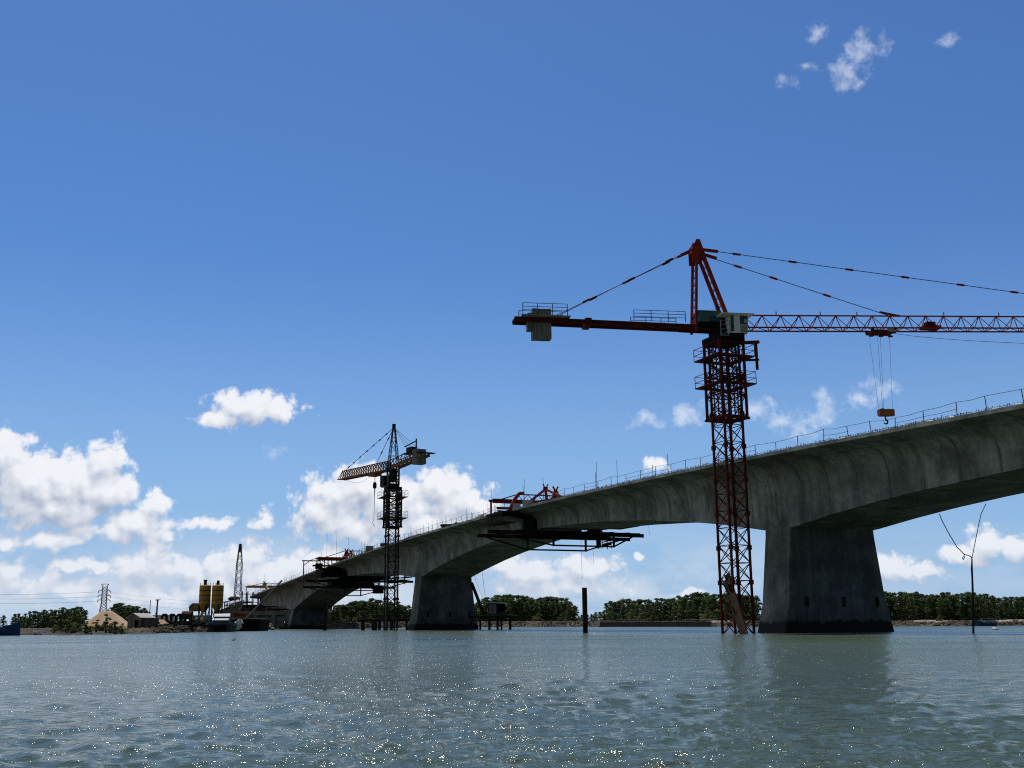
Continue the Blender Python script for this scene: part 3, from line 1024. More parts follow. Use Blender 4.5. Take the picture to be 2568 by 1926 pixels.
    for i in range(n):
        a = w0 + (w1 - w0) * i / n
        b = w0 + (w1 - w0) * (i + 1) / n - 0.03
        k = 0.85 if i == 0 else 0.0
        mb = jbox(MB(), pl, a, b, -0.5, 0.5, zlo + k, zhi - k * 0.5 - random.uniform(0, .06))
        part('counterweight_slab', mb, CWT, root)
    # machinery house
    mh = MB()
    g0, g1 = pl.dz(1753, 800, -0.9)[0], pl.dz(1807, 800, -0.9)[0]
    zg0, zg1 = pl.dz(1760, 806, -0.9)[1], pl.dz(1760, 780, -0.9)[1]
    jbox(mh, pl, g0, g1, -0.95, 0.9, zg0, zg1)
    ho = part('machinery_house', mh, GREENBOX, root)
    tr = MB()
    jbox(tr, pl, (g0 + g1) / 2 - 0.05, (g0 + g1) / 2 + 0.05, -0.98, -0.953, zg0, zg1)
    jbox(tr, pl, g0 - 0.06, g1 + 0.06, -1.0, 0.95, zg1 + 0.002, zg1 + 0.06)
    part('roof_sheet', tr, GREENBOX, ho)
    un = MB()
    jbox(un, pl, g0 + 0.1, g1 - 0.1, -0.8, 0.8, zg0 - 0.55, zg0 - 0.02)
    part('winch_frame', un, BLACKS, root)
    # cab
    o0, o1 = -2.25, -0.95
    c0, c1 = pl.dz(1831, 800, o0)[0], pl.dz(1876, 800, o0)[0]
    zk0, zk1 = pl.dz(1850, 835, o0)[1], pl.dz(1850, 788, o0)[1]
    cb = MB()
    cb.loft([[pl.L(c0, o0, zk0), pl.L(c1 - 0.12, o0, zk0), pl.L(c1 - 0.12, o1, zk0), pl.L(c0, o1, zk0)],
             [pl.L(c0, o0, zk1), pl.L(c1, o0, zk1), pl.L(c1, o1, zk1), pl.L(c0, o1, zk1)]])
    cab = part('cab', cb, WHITE, root)
    def fr(f):
        return c0 + (c1 - c0) * f
    gl = MB()
    jbox(gl, pl, fr(0.02), fr(0.19), o0 - 0.012, o0 - 0.002, zk0 + 0.15, zk1 - 0.1)
    part('window', gl, GLASS, cab)
    gl = MB()
    jbox(gl, pl, fr(0.54), fr(0.97), o0 - 0.012, o0 - 0.002, zk0 + 0.85, zk1 - 0.12)
    gw = part('window', gl, GLASS, cab)
    gl = MB()
    jbox(gl, pl, fr(0.76), fr(0.93), o0 - 0.022, o0 - 0.014, zk0 + 1.0, zk1 - 0.45)
    part('sun_blind', gl, material('blind', (0.45, 0.42, 0.33)), cab)
    gl = MB()
    jbox(gl, pl, fr(0.54), fr(0.95), o0 - 0.010, o0 - 0.003, zk0 + 0.06, zk0 + 0.80)
    part('lower_panel', gl, material('beige_panel', (0.34, 0.32, 0.25), (0.26, 0.24, 0.19)), cab)
    rf = MB()
    jbox(rf, pl, c0 - 0.9, c1 + 0.55, o0 - 0.25, o1 + 0.15, zk1 + 0.002, zk1 + 0.07)
    part('cab_roof', rf, WHITE, cab)
    fl = MB()
    jbox(fl, pl, c0 - 0.1, c1 - 0.5, o0 - 0.05, o1 + 0.9, zk0 - 0.42, zk0 - 0.01)
    part('cab_floor', fl, BLACKS, cab)
    cr = MB()
    for d in (c0 - 0.95, c0 - 0.05):
        cr.beam(pl.L(d, o0, zk0 - 0.3), pl.L(d, o0, zk0 + 1.2), 0.06)
    for z in (zk0 - 0.25, zk0 + 0.35, zk0 + 0.8, zk0 + 1.2):
        cr.beam(pl.L(c0 - 0.95, o0, z), pl.L(c0 - 0.05, o0, z), 0.05)
    cr.beam(pl.L(c0 - 0.95, o0, zk0 - 0.3), pl.L(c0 - 0.05, o0, zk0 + 0.35), 0.05)
    part('cab_gate', cr, GALV, cab)
    # jib
    jd0, jz0 = pl.dz(1876, 821, -0.7)
    jd1, jz1 = pl.dz(2568, 823, -0.7)
    end = 52.0
    jze = jz0 + (jz1 - jz0) * (end - jd0) / (jd1 - jd0)
    td, tz = pl.dz(2200, 792.5, 0)
    jh = tz - (jz0 + (jz1 - jz0) * (td - jd0) / (jd1 - jd0))
    d_in = 1.2
    jzi = jz0 + (jz1 - jz0) * (d_in - jd0) / (jd1 - jd0)
    tri_jib(pl, d_in, jzi, end, jze, 1.4, jh, 1.88, 0.125, 0.062, 'jib', RED, root)
    def jz(d):
        return jz0 + (jz1 - jz0) * (d - jd0) / (jd1 - jd0)
    # small stub posts on the top chord
    for px in (1946.5, 2057, 2149, 2367, 2505):
        d = pl.dz(px, 790)[0]
        part('line_guide', MB().beam(pl.L(d, 0, jz(d) + jh), pl.L(d, 0, jz(d) + jh + 0.42), 0.07), RED, root)
    # winch of the trolley inside the jib
    d = pl.dz(2333, 820)[0]
    wm = jbox(MB(), pl, d - 0.9, d + 0.9, -0.5, 0.5, jz(d) + 0.05, jz(d) + 0.35)
    jbox(wm, pl, d - 0.5, d + 0.4, -0.35, 0.35, jz(d) + 0.35, jz(d) + 0.75)
    part('trolley_winch', wm, RED_DARK, root)
    # pendants
    n1 = pl.dz(1790, 630)
    far1 = pl.dz(2568, 732)
    sl = (far1[1] - n1[1]) / (far1[0] - n1[0])
    # where the long pendant meets the top chord
    de = n1[0]
    while n1[1] + sl * (de - n1[0]) > jz(de) + jh + 0.1 and de < end - 1:
        de += 0.2
    a = (da + 0.9, 0, za - 0.8)
    b = (de, 0, jz(de) + jh)
    span = b[0] - a[0]
    pendant(pl, a, b, root, 0.04, [(pl.dz(px, py)[0] - a[0]) / span for px, py in ((1847, 638), (1988, 658), (2130, 677), (2270, 695), (2409, 713), (2543, 729))])
    b2 = (pl.dz(2235, 790)[0], 0, jz(td) + jh)
    span = b2[0] - a[0]
    pendant(pl, (da + 0.9, 0, za - 1.4), b2, root, 0.04, [(pl.dz(px, py)[0] - a[0]) / span for px, py in ((1851, 672), (1940, 704), (2074, 749))])
    for aa, bb in (((da + 0.3, 0, za - 0.75), (n1[0] + 0.4, 0, n1[1] - 0.02)), ((da + 0.5, 0, za - 1.2), pl.dz(1797, 648)[:1] + (0,) + pl.dz(1797, 648)[1:])):
        part('pendant_link', MB().beam(pl.L(*aa), pl.L(*bb), 0.22, 0.26), RED, root)
    tie = MB()
    tie.beam(pl.L(b2[0] - 1.2, 0, b2[2] + 0.42), pl.L(b2[0] + 0.9, 0, b2[2] + 0.06), 0.16, 0.16)
    part('pendant_plate', tie, RED, root)
    for o, px, py, kx in ((-0.42, 1386, 793, (1679, 1572, 1465)), (0.42, 1366, 793, (1670, 1563, 1457))):
        bd, bz = pl.dz(px, py, o)
        ax, axz = da - 0.6, za - 1.0
        pendant(pl, (ax, o, axz), (bd, o, cz(bd) + 0.25), root, 0.036, [0.16, 0.44, 0.715], kmt=RED_DARK)
        part('pendant_link', MB().beam(pl.L(ax + 0.1, o, axz), pl.L(ax + (bd - ax) * 0.075, o, axz + (cz(bd) + .25 - axz) * 0.075), 0.12, 0.16), RED, root)
    part('rope_end', MB().tube([pl.L(da + 1.6, 0, za - 4.6), pl.L(da + 1.75, 0, za - 6.0), pl.L(da + 1.7, 0, za - 7.2)], 0.02, 4), CABLE, root)
    # trolley and hook
    t0, t1 = pl.dz(2178, 838, 0)[0], pl.dz(2240, 838, 0)[0]
    zt = jz(t0)
    tro = MB()
    jbox(tro, pl, t0, t1, -0.62, -0.5, zt - 0.42, zt - 0.12)
    jbox(tro, pl, t0, t1, 0.5, 0.62, zt - 0.42, zt - 0.12)
    for d in (t0 + 0.3, (t0 + t1) / 2, t1 - 0.3):
        jbox(tro, pl, d - 0.12, d + 0.12, -0.5, 0.5, zt - 0.4, zt - 0.2)
        tro.lathe(tuple(pl.L(d, 0, zt - 0.62)), [(0.05, -0.06), (0.24, -0.05), (0.24, 0.05), (0.05, 0.06)], 10)
    for d in (t0 + 0.15, t1 - 0.15):
        for o in (-0.7, 0.7):
            c_ = pl.L(d, o, zt - 0.02)
            tro.lump(c_, (0.16, 0.16, 0.16), 8, 3, 0.02)
    trolley = part('trolley', tro, RED_DARK, root)
    cw = MB()
    jbox(cw, pl, t1 - 0.9, t1 + 0.1, -0.75, -0.63, zt - 0.30, zt + 0.05)
    part('trolley_box', cw, material('grey_box', (0.42, 0.40, 0.34)), trolley)
    k0, k1 = pl.dz(2203, 1030, 0)[0], pl.dz(2240, 1030, 0)[0]
    zh1, zh0 = pl.dz(2222, 1025, 0)[1], pl.dz(2222, 1044, 0)[1]
    hb = MB()
    prof = [(0, 0.12), (0.12, 0), (0.75, 0.02), (0.92, 0.08), (1, 0.05), (1, 0.88), (0.5, 0.93), (0.42, 0.86), (0.2, 1.0), (0, 0.86)]
    hb.prism([pl.L(k0 + (k1 - k0) * x, -0.28, zh0 + (zh1 - zh0) * z) for x, z in prof], pl.L(0, 0.56, 0) - pl.L(0, 0, 0))
    block = part('hook_block', hb, RUST, root)
    km = (k0 + k1) / 2 - 0.1
    hz0 = pl.dz(2218, 1064, 0)[1]
    pts = [pl.L(km, 0, zh0), pl.L(km, 0, zh0 - 0.35)]
    cc = (km, hz0 + 0.24)
    hook = [pts[0], pts[1]] + [pl.L(cc[0] + 0.2 * math.sin(x), 0, cc[1] + 0.2 * math.cos(x)) for x in np.linspace(0.0, 4.6, 9)]
    part('hook', MB().tube(hook, [0.08, 0.07] + [0.085] * 6 + [0.07, 0.05, 0.03], 7), STEEL, block)
    for i, (px, qx) in enumerate(((2180, 2203.5), (2201, 2213.5), (2208, 2216), (2231, 2238))):
        part('hoist_rope', MB().tube([pl.L(pl.dz(px, 846)[0], 0, zt - 0.5), pl.L(pl.dz(qx, 1026)[0], 0, zh1 - 0.1)], 0.016, 4), CABLE, trolley)
    pts = []
    for px, py in ((2240, 836), (2290, 843), (2370, 850), (2460, 856), (2568, 861), (2700, 864)):
        d, z = pl.dz(px, py, 0)
        pts.append(pl.L(d, 0, z))
    pts += [pl.L(44, 0, jz(44) - 1.4), pl.L(50, 0, jz(50) - 0.1)]
    part('power_cable', MB().tube(pts, 0.022, 4), CABLE, root)
    # supply cable from mast to deck
    pts = [(1.05, -0.9, zr - 2.6), (1.25, -1.0, zr - 4.0), (1.75, -1.4, zr - 5.6), (2.6, -1.9, zr - 6.5), (3.3, -2.4, 16.7)]
    part('supply_cable', MB().tube(pts, 0.03, 5), CABLE, root)
    return root


red_crane()


# ---- the dark crane beside the middle pier
def dark_crane():
    base = bw(-6.5, 108.4, 0)
    root = thing('tower_crane', 'dark brown tower crane with slanting jib beside the middle pier and jetty', 'crane', tuple(base), TH, 'tower cranes')
    pl = Plane(root, math.atan2(0.866, -0.5))
    Z4 = lambda x, y: (840 + x / 5.53, 1050 + y / 5.53)
    flat = Plane(root, R_(-6))
    zz = lambda y: flat.dz(984, 1050 + y / 5.53)[1]
    z_slew, z_c0, z_head = zz(950), zz(1505), zz(690)
    mast = part('mast', collars(lattice(MB(), 1.9, -3, z_slew, 1.9, 0.21, 0.085), 1.9, 2, z_slew, 3.8, 0.22), STEEL, root)
    hose = MB().tube([(-1.3, -0.9, 0.3), (-1.15, -0.95, 2.6), (-1.35, -0.9, 4.4), (-1.15, -0.9, 7), (-1.25, -0.9, 9.5), (-1.1, -0.9, 12), (-1.3, -1.0, 13.2), (-1.15, -0.9, 15)], 0.06, 6)
    part('water_hose', hose, GALV, root)
    CS = 2.55
    cf = MB()
    h = CS / 2
    cs4 = [(-h, -h), (h, -h), (h, h), (-h, h)]
    hz = list(np.linspace(z_c0, z_slew - 0.6, 6))
    for k in range(4):
        a, b = cs4[k], cs4[(k + 1) % 4]
        cf.beam((a[0], a[1], hz[0]), (a[0], a[1], hz[-1]), 0.3)
        for z in hz:
            cf.beam((a[0], a[1], z), (b[0], b[1], z), 0.17)
        for u_, v_ in zip(hz[:-1], hz[1:]):
            cf.beam((a[0], a[1], u_), (b[0], b[1], v_), 0.1)
            cf.beam((b[0], b[1], u_), (a[0], a[1], v_), 0.1)
    cf.box((0, -h, z_c0), (CS + 0.5, 0.25, 0.3)).box((0, h, z_c0), (CS + 0.5, 0.25, 0.3))
    part('climbing_frame', cf, STEEL, root)
    deck_platform(root, zz(1095), 2.25, h, STEEL, GALV)
    deck_platform(root, zz(1385), 2.25, h, STEEL, GALV)
    sw = MB()
    sw.box((0, 0, z_slew - 0.35), (2.7, 2.7, 0.6)).lathe((0, 0, z_slew), [(1.2, -0.1), (1.2, 0.55), (0.9, 0.6)], 16)
    part('slewing_unit', sw, BLACKS, root)
    # turning head up to the jib roots, then the pointed apex tower
    hd = MB()
    lattice(hd, 1.75, z_slew + 0.3, z_head + 0.6, 1.6, 0.24, 0.1)
    hd.box((0, 0, (z_slew + z_head) / 2 + 0.4), (0.8, 0.7, 2.4))
    part('turning_head', hd, STEEL, root)
    zap = pl.dz(*Z4(866, 60))[1]
    at_ = MB()
    lattice(at_, 1.75, z_head + 0.6, zap - 0.8, 1.9, 0.15, 0.065, single=True, taper=0.24)
    at_.box((0, 0, zap - 0.45), (0.55, 0.55, 1.0))
    part('apex_tower', at_, STEEL, root)
    # cab hanging left of the head
    ca = flat.dz(*Z4(640, 795), -1.6), flat.dz(*Z4(740, 950), -1.6)
    cb = jbox(MB(), flat, ca[0][0], ca[1][0], -2.4, -0.9, ca[1][1], ca[0][1])
    cab = part('cab', cb, material('grey_green_cab', (0.14, 0.16, 0.14), (0.10, 0.11, 0.10)), root)
    w = ca[1][0] - ca[0][0]
    hh = ca[0][1] - ca[1][1]
    part('window', jbox(MB(), flat, ca[0][0] + 0.1 * w, ca[0][0] + 0.36 * w, -2.412, -2.402, ca[1][1] + 0.15 * hh, ca[0][1] - 0.1 * hh), GLASS, cab)
    part('window', jbox(MB(), flat, ca[0][0] + 0.46 * w, ca[0][0] + 0.92 * w, -2.412, -2.402, ca[1][1] + 0.1 * hh, ca[0][1] - 0.08 * hh), BLACKS, cab)
    # jib: one end near the mast, tip far off over the bridge
    r_ = pl.dz(*Z4(770, 712))
    t_ = pl.dz(*Z4(85, 848))
    zjr = r_[1]
    dj = t_[0]
    tri_jib(pl, 0.9, zjr, dj, t_[1], 1.5, 1.75, 1.25, 0.2, 0.10, 'jib', RUST, root)
    # counter-jib and its blocks
    q0, q1 = pl.dz(*Z4(880, 735)), pl.dz(*Z4(1090, 635))
    dend = pl.dz(*Z4(1240, 600))[0]
    sl = (q1[1] - q0[1]) / (q1[0] - q0[0])
    zc = lambda d: zjr + sl * d * 0.6
    cj = MB()
    for o in (-0.8, 0.8):
        cj.ibeam(pl.L(-0.5, o, zc(-0.5) + 0.2), pl.L(dend - 0.5, o, zc(dend) + 0.2), 0.24, 0.55, 0.05)
        cj.beam(pl.L(-0.5, o, zc(-0.5) + 1.6), pl.L(dend * 0.7, o, zc(dend * .7) + 1.6), 0.12)
        nn = 5
        for i in range(nn):
            a, b = dend * 0.7 * i / nn, dend * 0.7 * (i + 1) / nn
            cj.beam(pl.L(a, o, zc(a) + 0.2), pl.L(b, o, zc(b) + 1.6), 0.09)
            cj.beam(pl.L(b, o, zc(b) + 0.2), pl.L(b, o, zc(b) + 1.6), 0.09)
    for i in range(8):
        a = dend * i / 8
        cj.beam(pl.L(a, -0.8, zc(a) + 0.1), pl.L(a, 0.8, zc(a) + 0.1), 0.12)
    part('counter_jib', cj, RUST, root)
    mid = pl.dz(*Z4(1168, 530))
    zlo = pl.dz(*Z4(1168, 632))[1]
    zhi = pl.dz(*Z4(1168, 430))[1]
    for i in range(3):
        a = mid[0] - 0.9 + i * 0.62
        part('counterweight_slab', jbox(MB(), pl, a, a + 0.58, -0.95, 0.95, zlo, zhi), CWT, root)
    ms = MB()
    jbox(ms, pl, mid[0] * 0.62, mid[0] * 0.8, -0.6, 0.6, zc(mid[0] * .7) + 1.7, zc(mid[0] * .7) + 2.6)
    jbox(ms, pl, mid[0] * 0.5, mid[0] * 0.95, -0.9, 0.9, zc(mid[0] * .7) + 1.55, zc(mid[0] * .7) + 1.68)
    part('hoist_winch', ms, STEEL, root)
    dv = MB()
    dd = mid[0] + 0.2
    dv.beam(pl.L(dd, 0.5, zhi - 0.2), pl.L(dd, 0.5, zhi + 2.0), 0.2).beam(pl.L(dd, 0.5, zhi + 1.6), pl.L(dd + 5.0, 0.5, zhi + 1.2), 0.16)
    part('service_davit', dv, STEEL, root)
    pf = jbox(MB(), pl, dend - 1.2, dend, -1.6, 1.6, zlo + 1.6, zlo + 1.72)
    part('end_platform', pf, STEEL, root)
    # pendants
    top = (0, 0, zap - 0.6)
    def on_jib(f):
        d = 0.9 + (dj - 0.9) * f
        return (d, 0, zjr + (t_[1] - zjr) * f + 1.7)
    pendant(pl, top, on_jib(0.93), root, 0.05, (0.14, 0.27, 0.39, 0.52, 0.66, 0.79, 0.9), kmt=STEEL)
    f_in = (pl.dz(*Z4(570, 640))[0] - 0.9) / (dj - 0.9)
    pendant(pl, top, on_jib(f_in), root, 0.05, (0.3, 0.68), kmt=STEEL)
    pendant(pl, top, (mid[0] * 0.55, -0.8, zc(mid[0] * .55) + 1.6), root, 0.035)
    pendant(pl, top, (mid[0] * 0.92, -0.8, zhi), root, 0.035)
    pendant(pl, top, (mid[0] * 0.92, 0.8, zhi), root, 0.035)
    # trolley, hook
    dt = pl.dz(*Z4(555, 770))[0]
    zt = zjr + (t_[1] - zjr) * (dt - 0.9) / (dj - 0.9)
    tro = jbox(MB(), pl, dt - 1.4, dt + 1.4, -0.8, 0.8, zt - 0.6, zt - 0.15)
    jbox(tro, pl, dt - 2.6, dt - 1.4, -0.7, 0.7, zt - 0.3, zt - 0.12)
    trolley = part('trolley', tro, RUST, root)
    zb1, zb0 = pl.dz(*Z4(560, 895))[1], pl.dz(*Z4(560, 965))[1]
    b_ = MB().prism([pl.L(dt - 0.35, -0.25, zb1 - 0.15), pl.L(dt - 0.35, -0.25, zb0 + 0.2), pl.L(dt - 0.1, -0.25, zb0), pl.L(dt + 0.1, -0.25, zb0), pl.L(dt + 0.35, -0.25, zb0 + 0.2), pl.L(dt + 0.35, -0.25, zb1 - 0.15), pl.L(dt, -0.25, zb1 + 0.25)], pl.L(0, 0.5, 0) - pl.L(0, 0, 0))
    block = part('hook_block', b_, STEEL, root)
    part('hoist_rope', MB().tube([pl.L(dt - 0.2, 0, zt - 0.6), pl.L(dt - 0.1, 0, zb1)], 0.025, 4), CABLE, trolley)
    part('hoist_rope', MB().tube([pl.L(dt + 0.2, 0, zt - 0.6), pl.L(dt + 0.1, 0, zb1)], 0.025, 4), CABLE, trolley)
    zs = pl.dz(*Z4(560, 1500))[1]
    part('sling', MB().tube([pl.L(dt, 0, zb0 + 0.1), pl.L(dt, 0, zb0 - 1.8), pl.L(dt, 0.05, zs + 1.4), pl.L(dt, 0.3, zs + 0.9), pl.L(dt, 0, zs + 0.3), pl.L(dt, -0.3, zs)], [0.12, 0.05, 0.04, 0.05, 0.05, 0.03], 5), CABLE, block)
    pts = []
    for x, y in ((150, 850), (250, 885), (330, 890), (410, 860), (500, 780)):
        d, z = pl.dz(*Z4(x, y))
        pts.append(pl.L(d, 0, z))
    part('slack_line', MB().tube(pts, 0.025, 4), CABLE, root)
    return root


dark_crane()


# ------------------------------------------------------------------ form travellers on the cantilever tips
def traveller(s_tip, paint, label, o):
    """heights are from the deck edge at the tip, t across the bridge, y ahead of the tip"""
    zd = edge_z(s_tip) + 0.26
    root = thing('form_traveller', label, 'formwork rig', tuple(bw(0, s_tip, zd)), TH, 'form travellers')
    rr = random.Random(int(s_tip))
    fy = o['fy']                                        # how far the front cross-beam stands ahead of the tip
    zb = o['zb']                                        # height of the cross-beam
    # longitudinal A-frames over the two webs
    for t in (0.6, 9.4):
        f = MB()
        f.ibeam((t, -8.5, 0.85), (t, fy + 0.2, 0.85 + zb * 0.35), 0.35, 0.55, 0.05)
        f.beam((t, -2.0, 0.9), (t, -1.6, o['zt']), 0.32)
        f.beam((t, -8.0, 0.9), (t, -1.6, o['zt']), 0.26)
        f.beam((t, fy, zb), (t, -1.6, o['zt']), 0.26)
        f.box((t, -2.0, 0.35), (0.5, 0.7, 0.7)).box((t, -8.0, 0.35), (0.5, 0.6, 0.6))
        fr = part('side_frame', f, paint, root)
        part('wedge_jack', MB().box((t, -1.6, o['zt'] + 0.15), (0.5, 0.5, 0.3)).beam((t - 0.1, -1.6, o['zt'] + 0.2), (t - 0.45, -1.7, o['zt'] + 0.75), 0.12).beam((t + 0.1, -1.6, o['zt'] + 0.2), (t + 0.45, -1.5, o['zt'] + 0.75), 0.12), STEEL, fr)
    # front cross-beam with its light truss on top
    cb = MB()
    cb.ibeam((o['tl'], fy, zb), (10 - o['tl'], fy, zb), 0.35, o['hb'], 0.06)
    cb.ibeam((o['tl'] + 0.4, fy - 0.7, zb - 0.1), (10 - o['tl'] - 0.4, fy - 0.7, zb - 0.1), 0.3, o['hb'] * 0.8, 0.06)
    part('cross_beam', cb, paint, root)
    tr = MB()
    a, b, zt = o['trt'][0], o['trt'][1], o['zt2']
    tr.beam((o['tl'] + 1.2, fy, zb + 0.2), (a, fy, zt), 0.16).beam((a, fy, zt), (b, fy, zt), 0.16)
    n = 5
    for i in range(n):
        x0, x1 = a + (b - a) * i / n, a + (b - a) * (i + 1) / n
        tr.beam((x0, fy, zt), ((x0 + x1) / 2, fy, zb + 0.2), 0.08).beam(((x0 + x1) / 2, fy, zb + 0.2), (x1, fy, zt), 0.08)
    part('top_truss', tr, o.get('truss_paint', RED_DARK), root)
    if o.get('aframe'):
        x = o['aframe']
        z0, z1 = zb + 0.1, zb + o['ah']
        m_ = MB().beam((x - 1.0, fy - 0.9, z0 - 0.6), (x, fy - 0.9, z1), 0.34).beam((x + 1.2, fy - 0.9, z0 - 0.3), (x, fy - 0.9, z1), 0.30).beam((x, fy - 0.9, z0 - 0.3), (x, fy - 0.9, z1), 0.4)
        m_.beam((x, fy - 0.9, z1 - 0.2), (x - 0.45, fy - 0.9, z1 + 0.5), 0.2).beam((x, fy - 0.9, z1 - 0.2), (x + 0.45, fy - 0.9, z1 + 0.5), 0.2)
        part('bent_arm', m_, paint, root)
    for x in o.get('arms', ()):
        c = [(x + 0.9, fy - 1.1, zb + 1.15), (x + 0.2, fy - 1.1, zb + 1.1), (x - 0.5, fy - 1.1, zb + 0.3), (x - 1.1, fy - 1.1, zb - 0.9), (x - 1.5, fy - 1.1, zb - 1.9)]
        m_ = MB()
        for p, q in zip(c[:-1], c[1:]):
            m_.beam(p, q, 0.4, 0.45)
        m_.beam((x - 3.4, fy - 1.1, zb - 1.15), (x + 1.2, fy - 1.1, zb - 1.15), 0.3, 0.36)
        part('bent_arm', m_, ORANGE, root)
    # posts and hanger rods
    for t in (o['tl'] - 0.25, 10.25 - o['tl']):
        part('front_post', MB().beam((t, fy, zb), (t, fy, o['post']), 0.22).box((t, fy, zb), (0.6, 0.4, 0.3)), o.get('post_paint', paint), root)
    if o.get('outrigger'):
        x, z0 = o['outrigger']
        m_ = MB().beam((x - 0.4, fy + 0.4, zb - 0.5), (o['tl'] + 0.5, fy + 0.4, zb - 0.5), 0.22, 0.26).beam((x, fy + 0.4, zb - 0.5), (x, fy + 0.4, z0), 0.2)
        m_.beam((x, fy + 0.4, zb - 1.6), (x + 1.6, fy + 0.4, zb - 0.4), 0.16).beam((x + 1.0, fy + 0.4, zb - 0.6), (o['tl'] + 0.6, fy + 0.4, zb + 0.5), 0.14)
        part('outrigger', m_, RUST, root)
        ip = MB()
        for t in (-5.2, -4.2, -3.3, -2.4, -1.2):
            ip.beam((t, fy - 0.4, zb), (t + 0.1, fy - 0.4, -1.2), 0.2)
        ip.beam((-7.0, fy - 0.5, 0.1), (-0.5, fy - 0.5, 0.1), 0.3, 0.4).beam((-5.6, fy - 0.5, -0.6), (0.2, fy - 0.5, -0.5), 0.2, 0.24).beam((-5.2, fy - 0.4, zb - 0.2), (-2.4, fy - 0.4, 0.1), 0.12)
        part('inner_post', ip, paint, root)
    for t in (0.3, 3.3, 6.7, 9.7):
        part('hanger_rod', MB().tube([(t, fy - 0.3, zb + 0.6), (t, fy - 0.3, o['plat'] + 0.2)], 0.035, 5), REBAR, root)
    for (t, y, z0, z1) in o['rods']:
        part('tall_rod', MB().tube([(t, y, z0), (t + rr.uniform(-.05, .05), y, z1)], 0.028, 5), REBAR, root)
    # edge gangways with mesh guards
    for sgn in (0, 1):
        X = lambda t: t if sgn == 0 else 10 - t
        g_ = MB().box(((X(-6.0) + X(-3.6)) / 2, fy - 2.6, o['gang']), (2.4, 6.4, 0.14))
        for k in range(7):
            y = fy - 5.6 + k
            g_.beam((X(-6.0), y, o['gang'] - 0.1), (X(-3.2), y, o['gang'] - 0.1), 0.1, 0.16)
        for k in range(14):
            g_.box((X(-5.9 + rr.uniform(0, 2.2)), fy - 5.6 + rr.uniform(0, 6), o['gang'] + 0.14), (rr.uniform(.3, 1.6), rr.uniform(.1, .5), 0.16), rr.uniform(-.4, .4))
        gg = part('gangway', g_, DARKWOOD, root)
        m_ = MB()
        for k in range(9):
            y = fy - 5.7 + 0.75 * k
            m_.beam((X(-6.0), y, o['gang']), (X(-6.0), y, o['cage']), 0.08)
        for k in range(4):
            z = o['gang'] + (o['cage'] - o['gang']) * (k + 0.6) / 3.6
            m_.beam((X(-6.0), fy - 5.7, z), (X(-6.0), fy + 0.3, z), 0.10, 0.16)
        m_.box((X(-5.0), fy - 2.6, o['cage']), (2.1, 6.2, 0.12))
        part('mesh_guard', m_, STEEL, gg)
    # formwork shells for the segment being cast
    y0, y1 = o.get('fm', (0.06, fy - 0.3))
    zl = o['soff']
    for t0, t1 in ((-0.45, -0.05), (10.05, 10.45)):
        part('web_formwork', MB().box(((t0 + t1) / 2, (y0 + y1) / 2, (zl - 0.9) / 2), (t1 - t0, y1 - y0, -zl - 0.7)), BLACKS, root)
    wf = MB()
    for k in range(8):
        y = y0 + (y1 - y0) * (k + 0.5) / 8
        wf.beam((-0.52, y, zl), (-0.52, y, -0.8), 0.12, 0.16)
        wf.beam((-0.52, y, -0.8), (-3.8, y, -0.35), 0.10, 0.2)
    wf.box((-2.0, (y0 + y1) / 2, -0.30), (3.9, y1 - y0, 0.1))
    part('wing_formwork', wf, STEEL, root)
    bf = MB().box((5, (y0 + y1) / 2 - 0.6, zl - 0.2), (10.6, y1 - y0 + 3.0, 0.3))
    for k in range(9):
        bf.beam((-1.0 + rr.uniform(-.6, .6), y0 - 1.5 + (y1 - y0 + 2.4) * k / 8, zl - 0.48), (11 + rr.uniform(-.6, .6), y0 - 1.5 + (y1 - y0 + 2.4) * k / 8, zl - 0.48), 0.14, 0.24)
    part('soffit_formwork', bf, BLACKS, root)
    if o.get('bulk'):
        bk = MB()
        for (t, y, z, a, b, c) in o['bulk']:
            bk.box((t, y, z), (a, b, c), rr.uniform(-.12, .12))
        part('falsework', bk, BLACKS, root)
    # underslung transverse trusses carrying the working platform
    for (y, z, tl, tr_, zlow, ta, tb) in o['under']:
        u = MB()
        u.ibeam((tl, y, z), (tr_, y, z), 0.3, 0.52, 0.06)
        u.beam((tl + 1.4, y, z - 0.2), (ta, y, zlow), 0.2).beam((ta, y, zlow), (tb, y, zlow), 0.2, 0.22).beam((tb, y, zlow), (tr_ - 1.9, y, z - 0.2), 0.2)
        for x in (ta, tb):
            u.beam((x, y, zlow - 0.12), (x, y, z), 0.26)
        part('platform_truss', u, STEEL, root)
    ya, yb = sorted((o['under'][0][0], o['under'][1][0]))
    zf = max(o['under'][0][1], o['under'][1][1]) + 0.32
    pf = MB()
    for k in range(22):
        t = -3.5 + 19.5 * k / 21
        pf.box((t, (ya + yb) / 2 + rr.uniform(-.3, .3), zf + rr.uniform(-0.03, 0.05)), (0.75, yb - ya + rr.uniform(.6, 1.8), 0.1), rr.uniform(-.05, .05))
    part('platform_deck', pf, DARKWOOD, root)
    if o.get('stair'):
        t = o['stair']
        st = MB()
        for x in (t - 0.75, t + 0.75):
            for y in (ya + 0.2, ya + 1.4):
                st.beam((x, y, zf), (x, y, zf - 2.3), 0.1)
        for k in range(6):
            st.beam((t - 0.7, ya + 0.2, zf - 2.0 + k * 0.30), (t + 0.7, ya + 0.2, zf - 1.7 + k * 0.30), 0.09, 0.16)
        st.box((t - 1.0, ya + 0.8, zf - 1.2), (0.12, 1.3, 2.0))
        part('ladder_cage', st, BLACKS, root)
    for (t, y, z0, z1) in o.get('drops', ()):
        part('drop_line', MB().tube([(t, y, z0), (t + 0.1, y, z1)], 0.022, 4), CABLE, root)
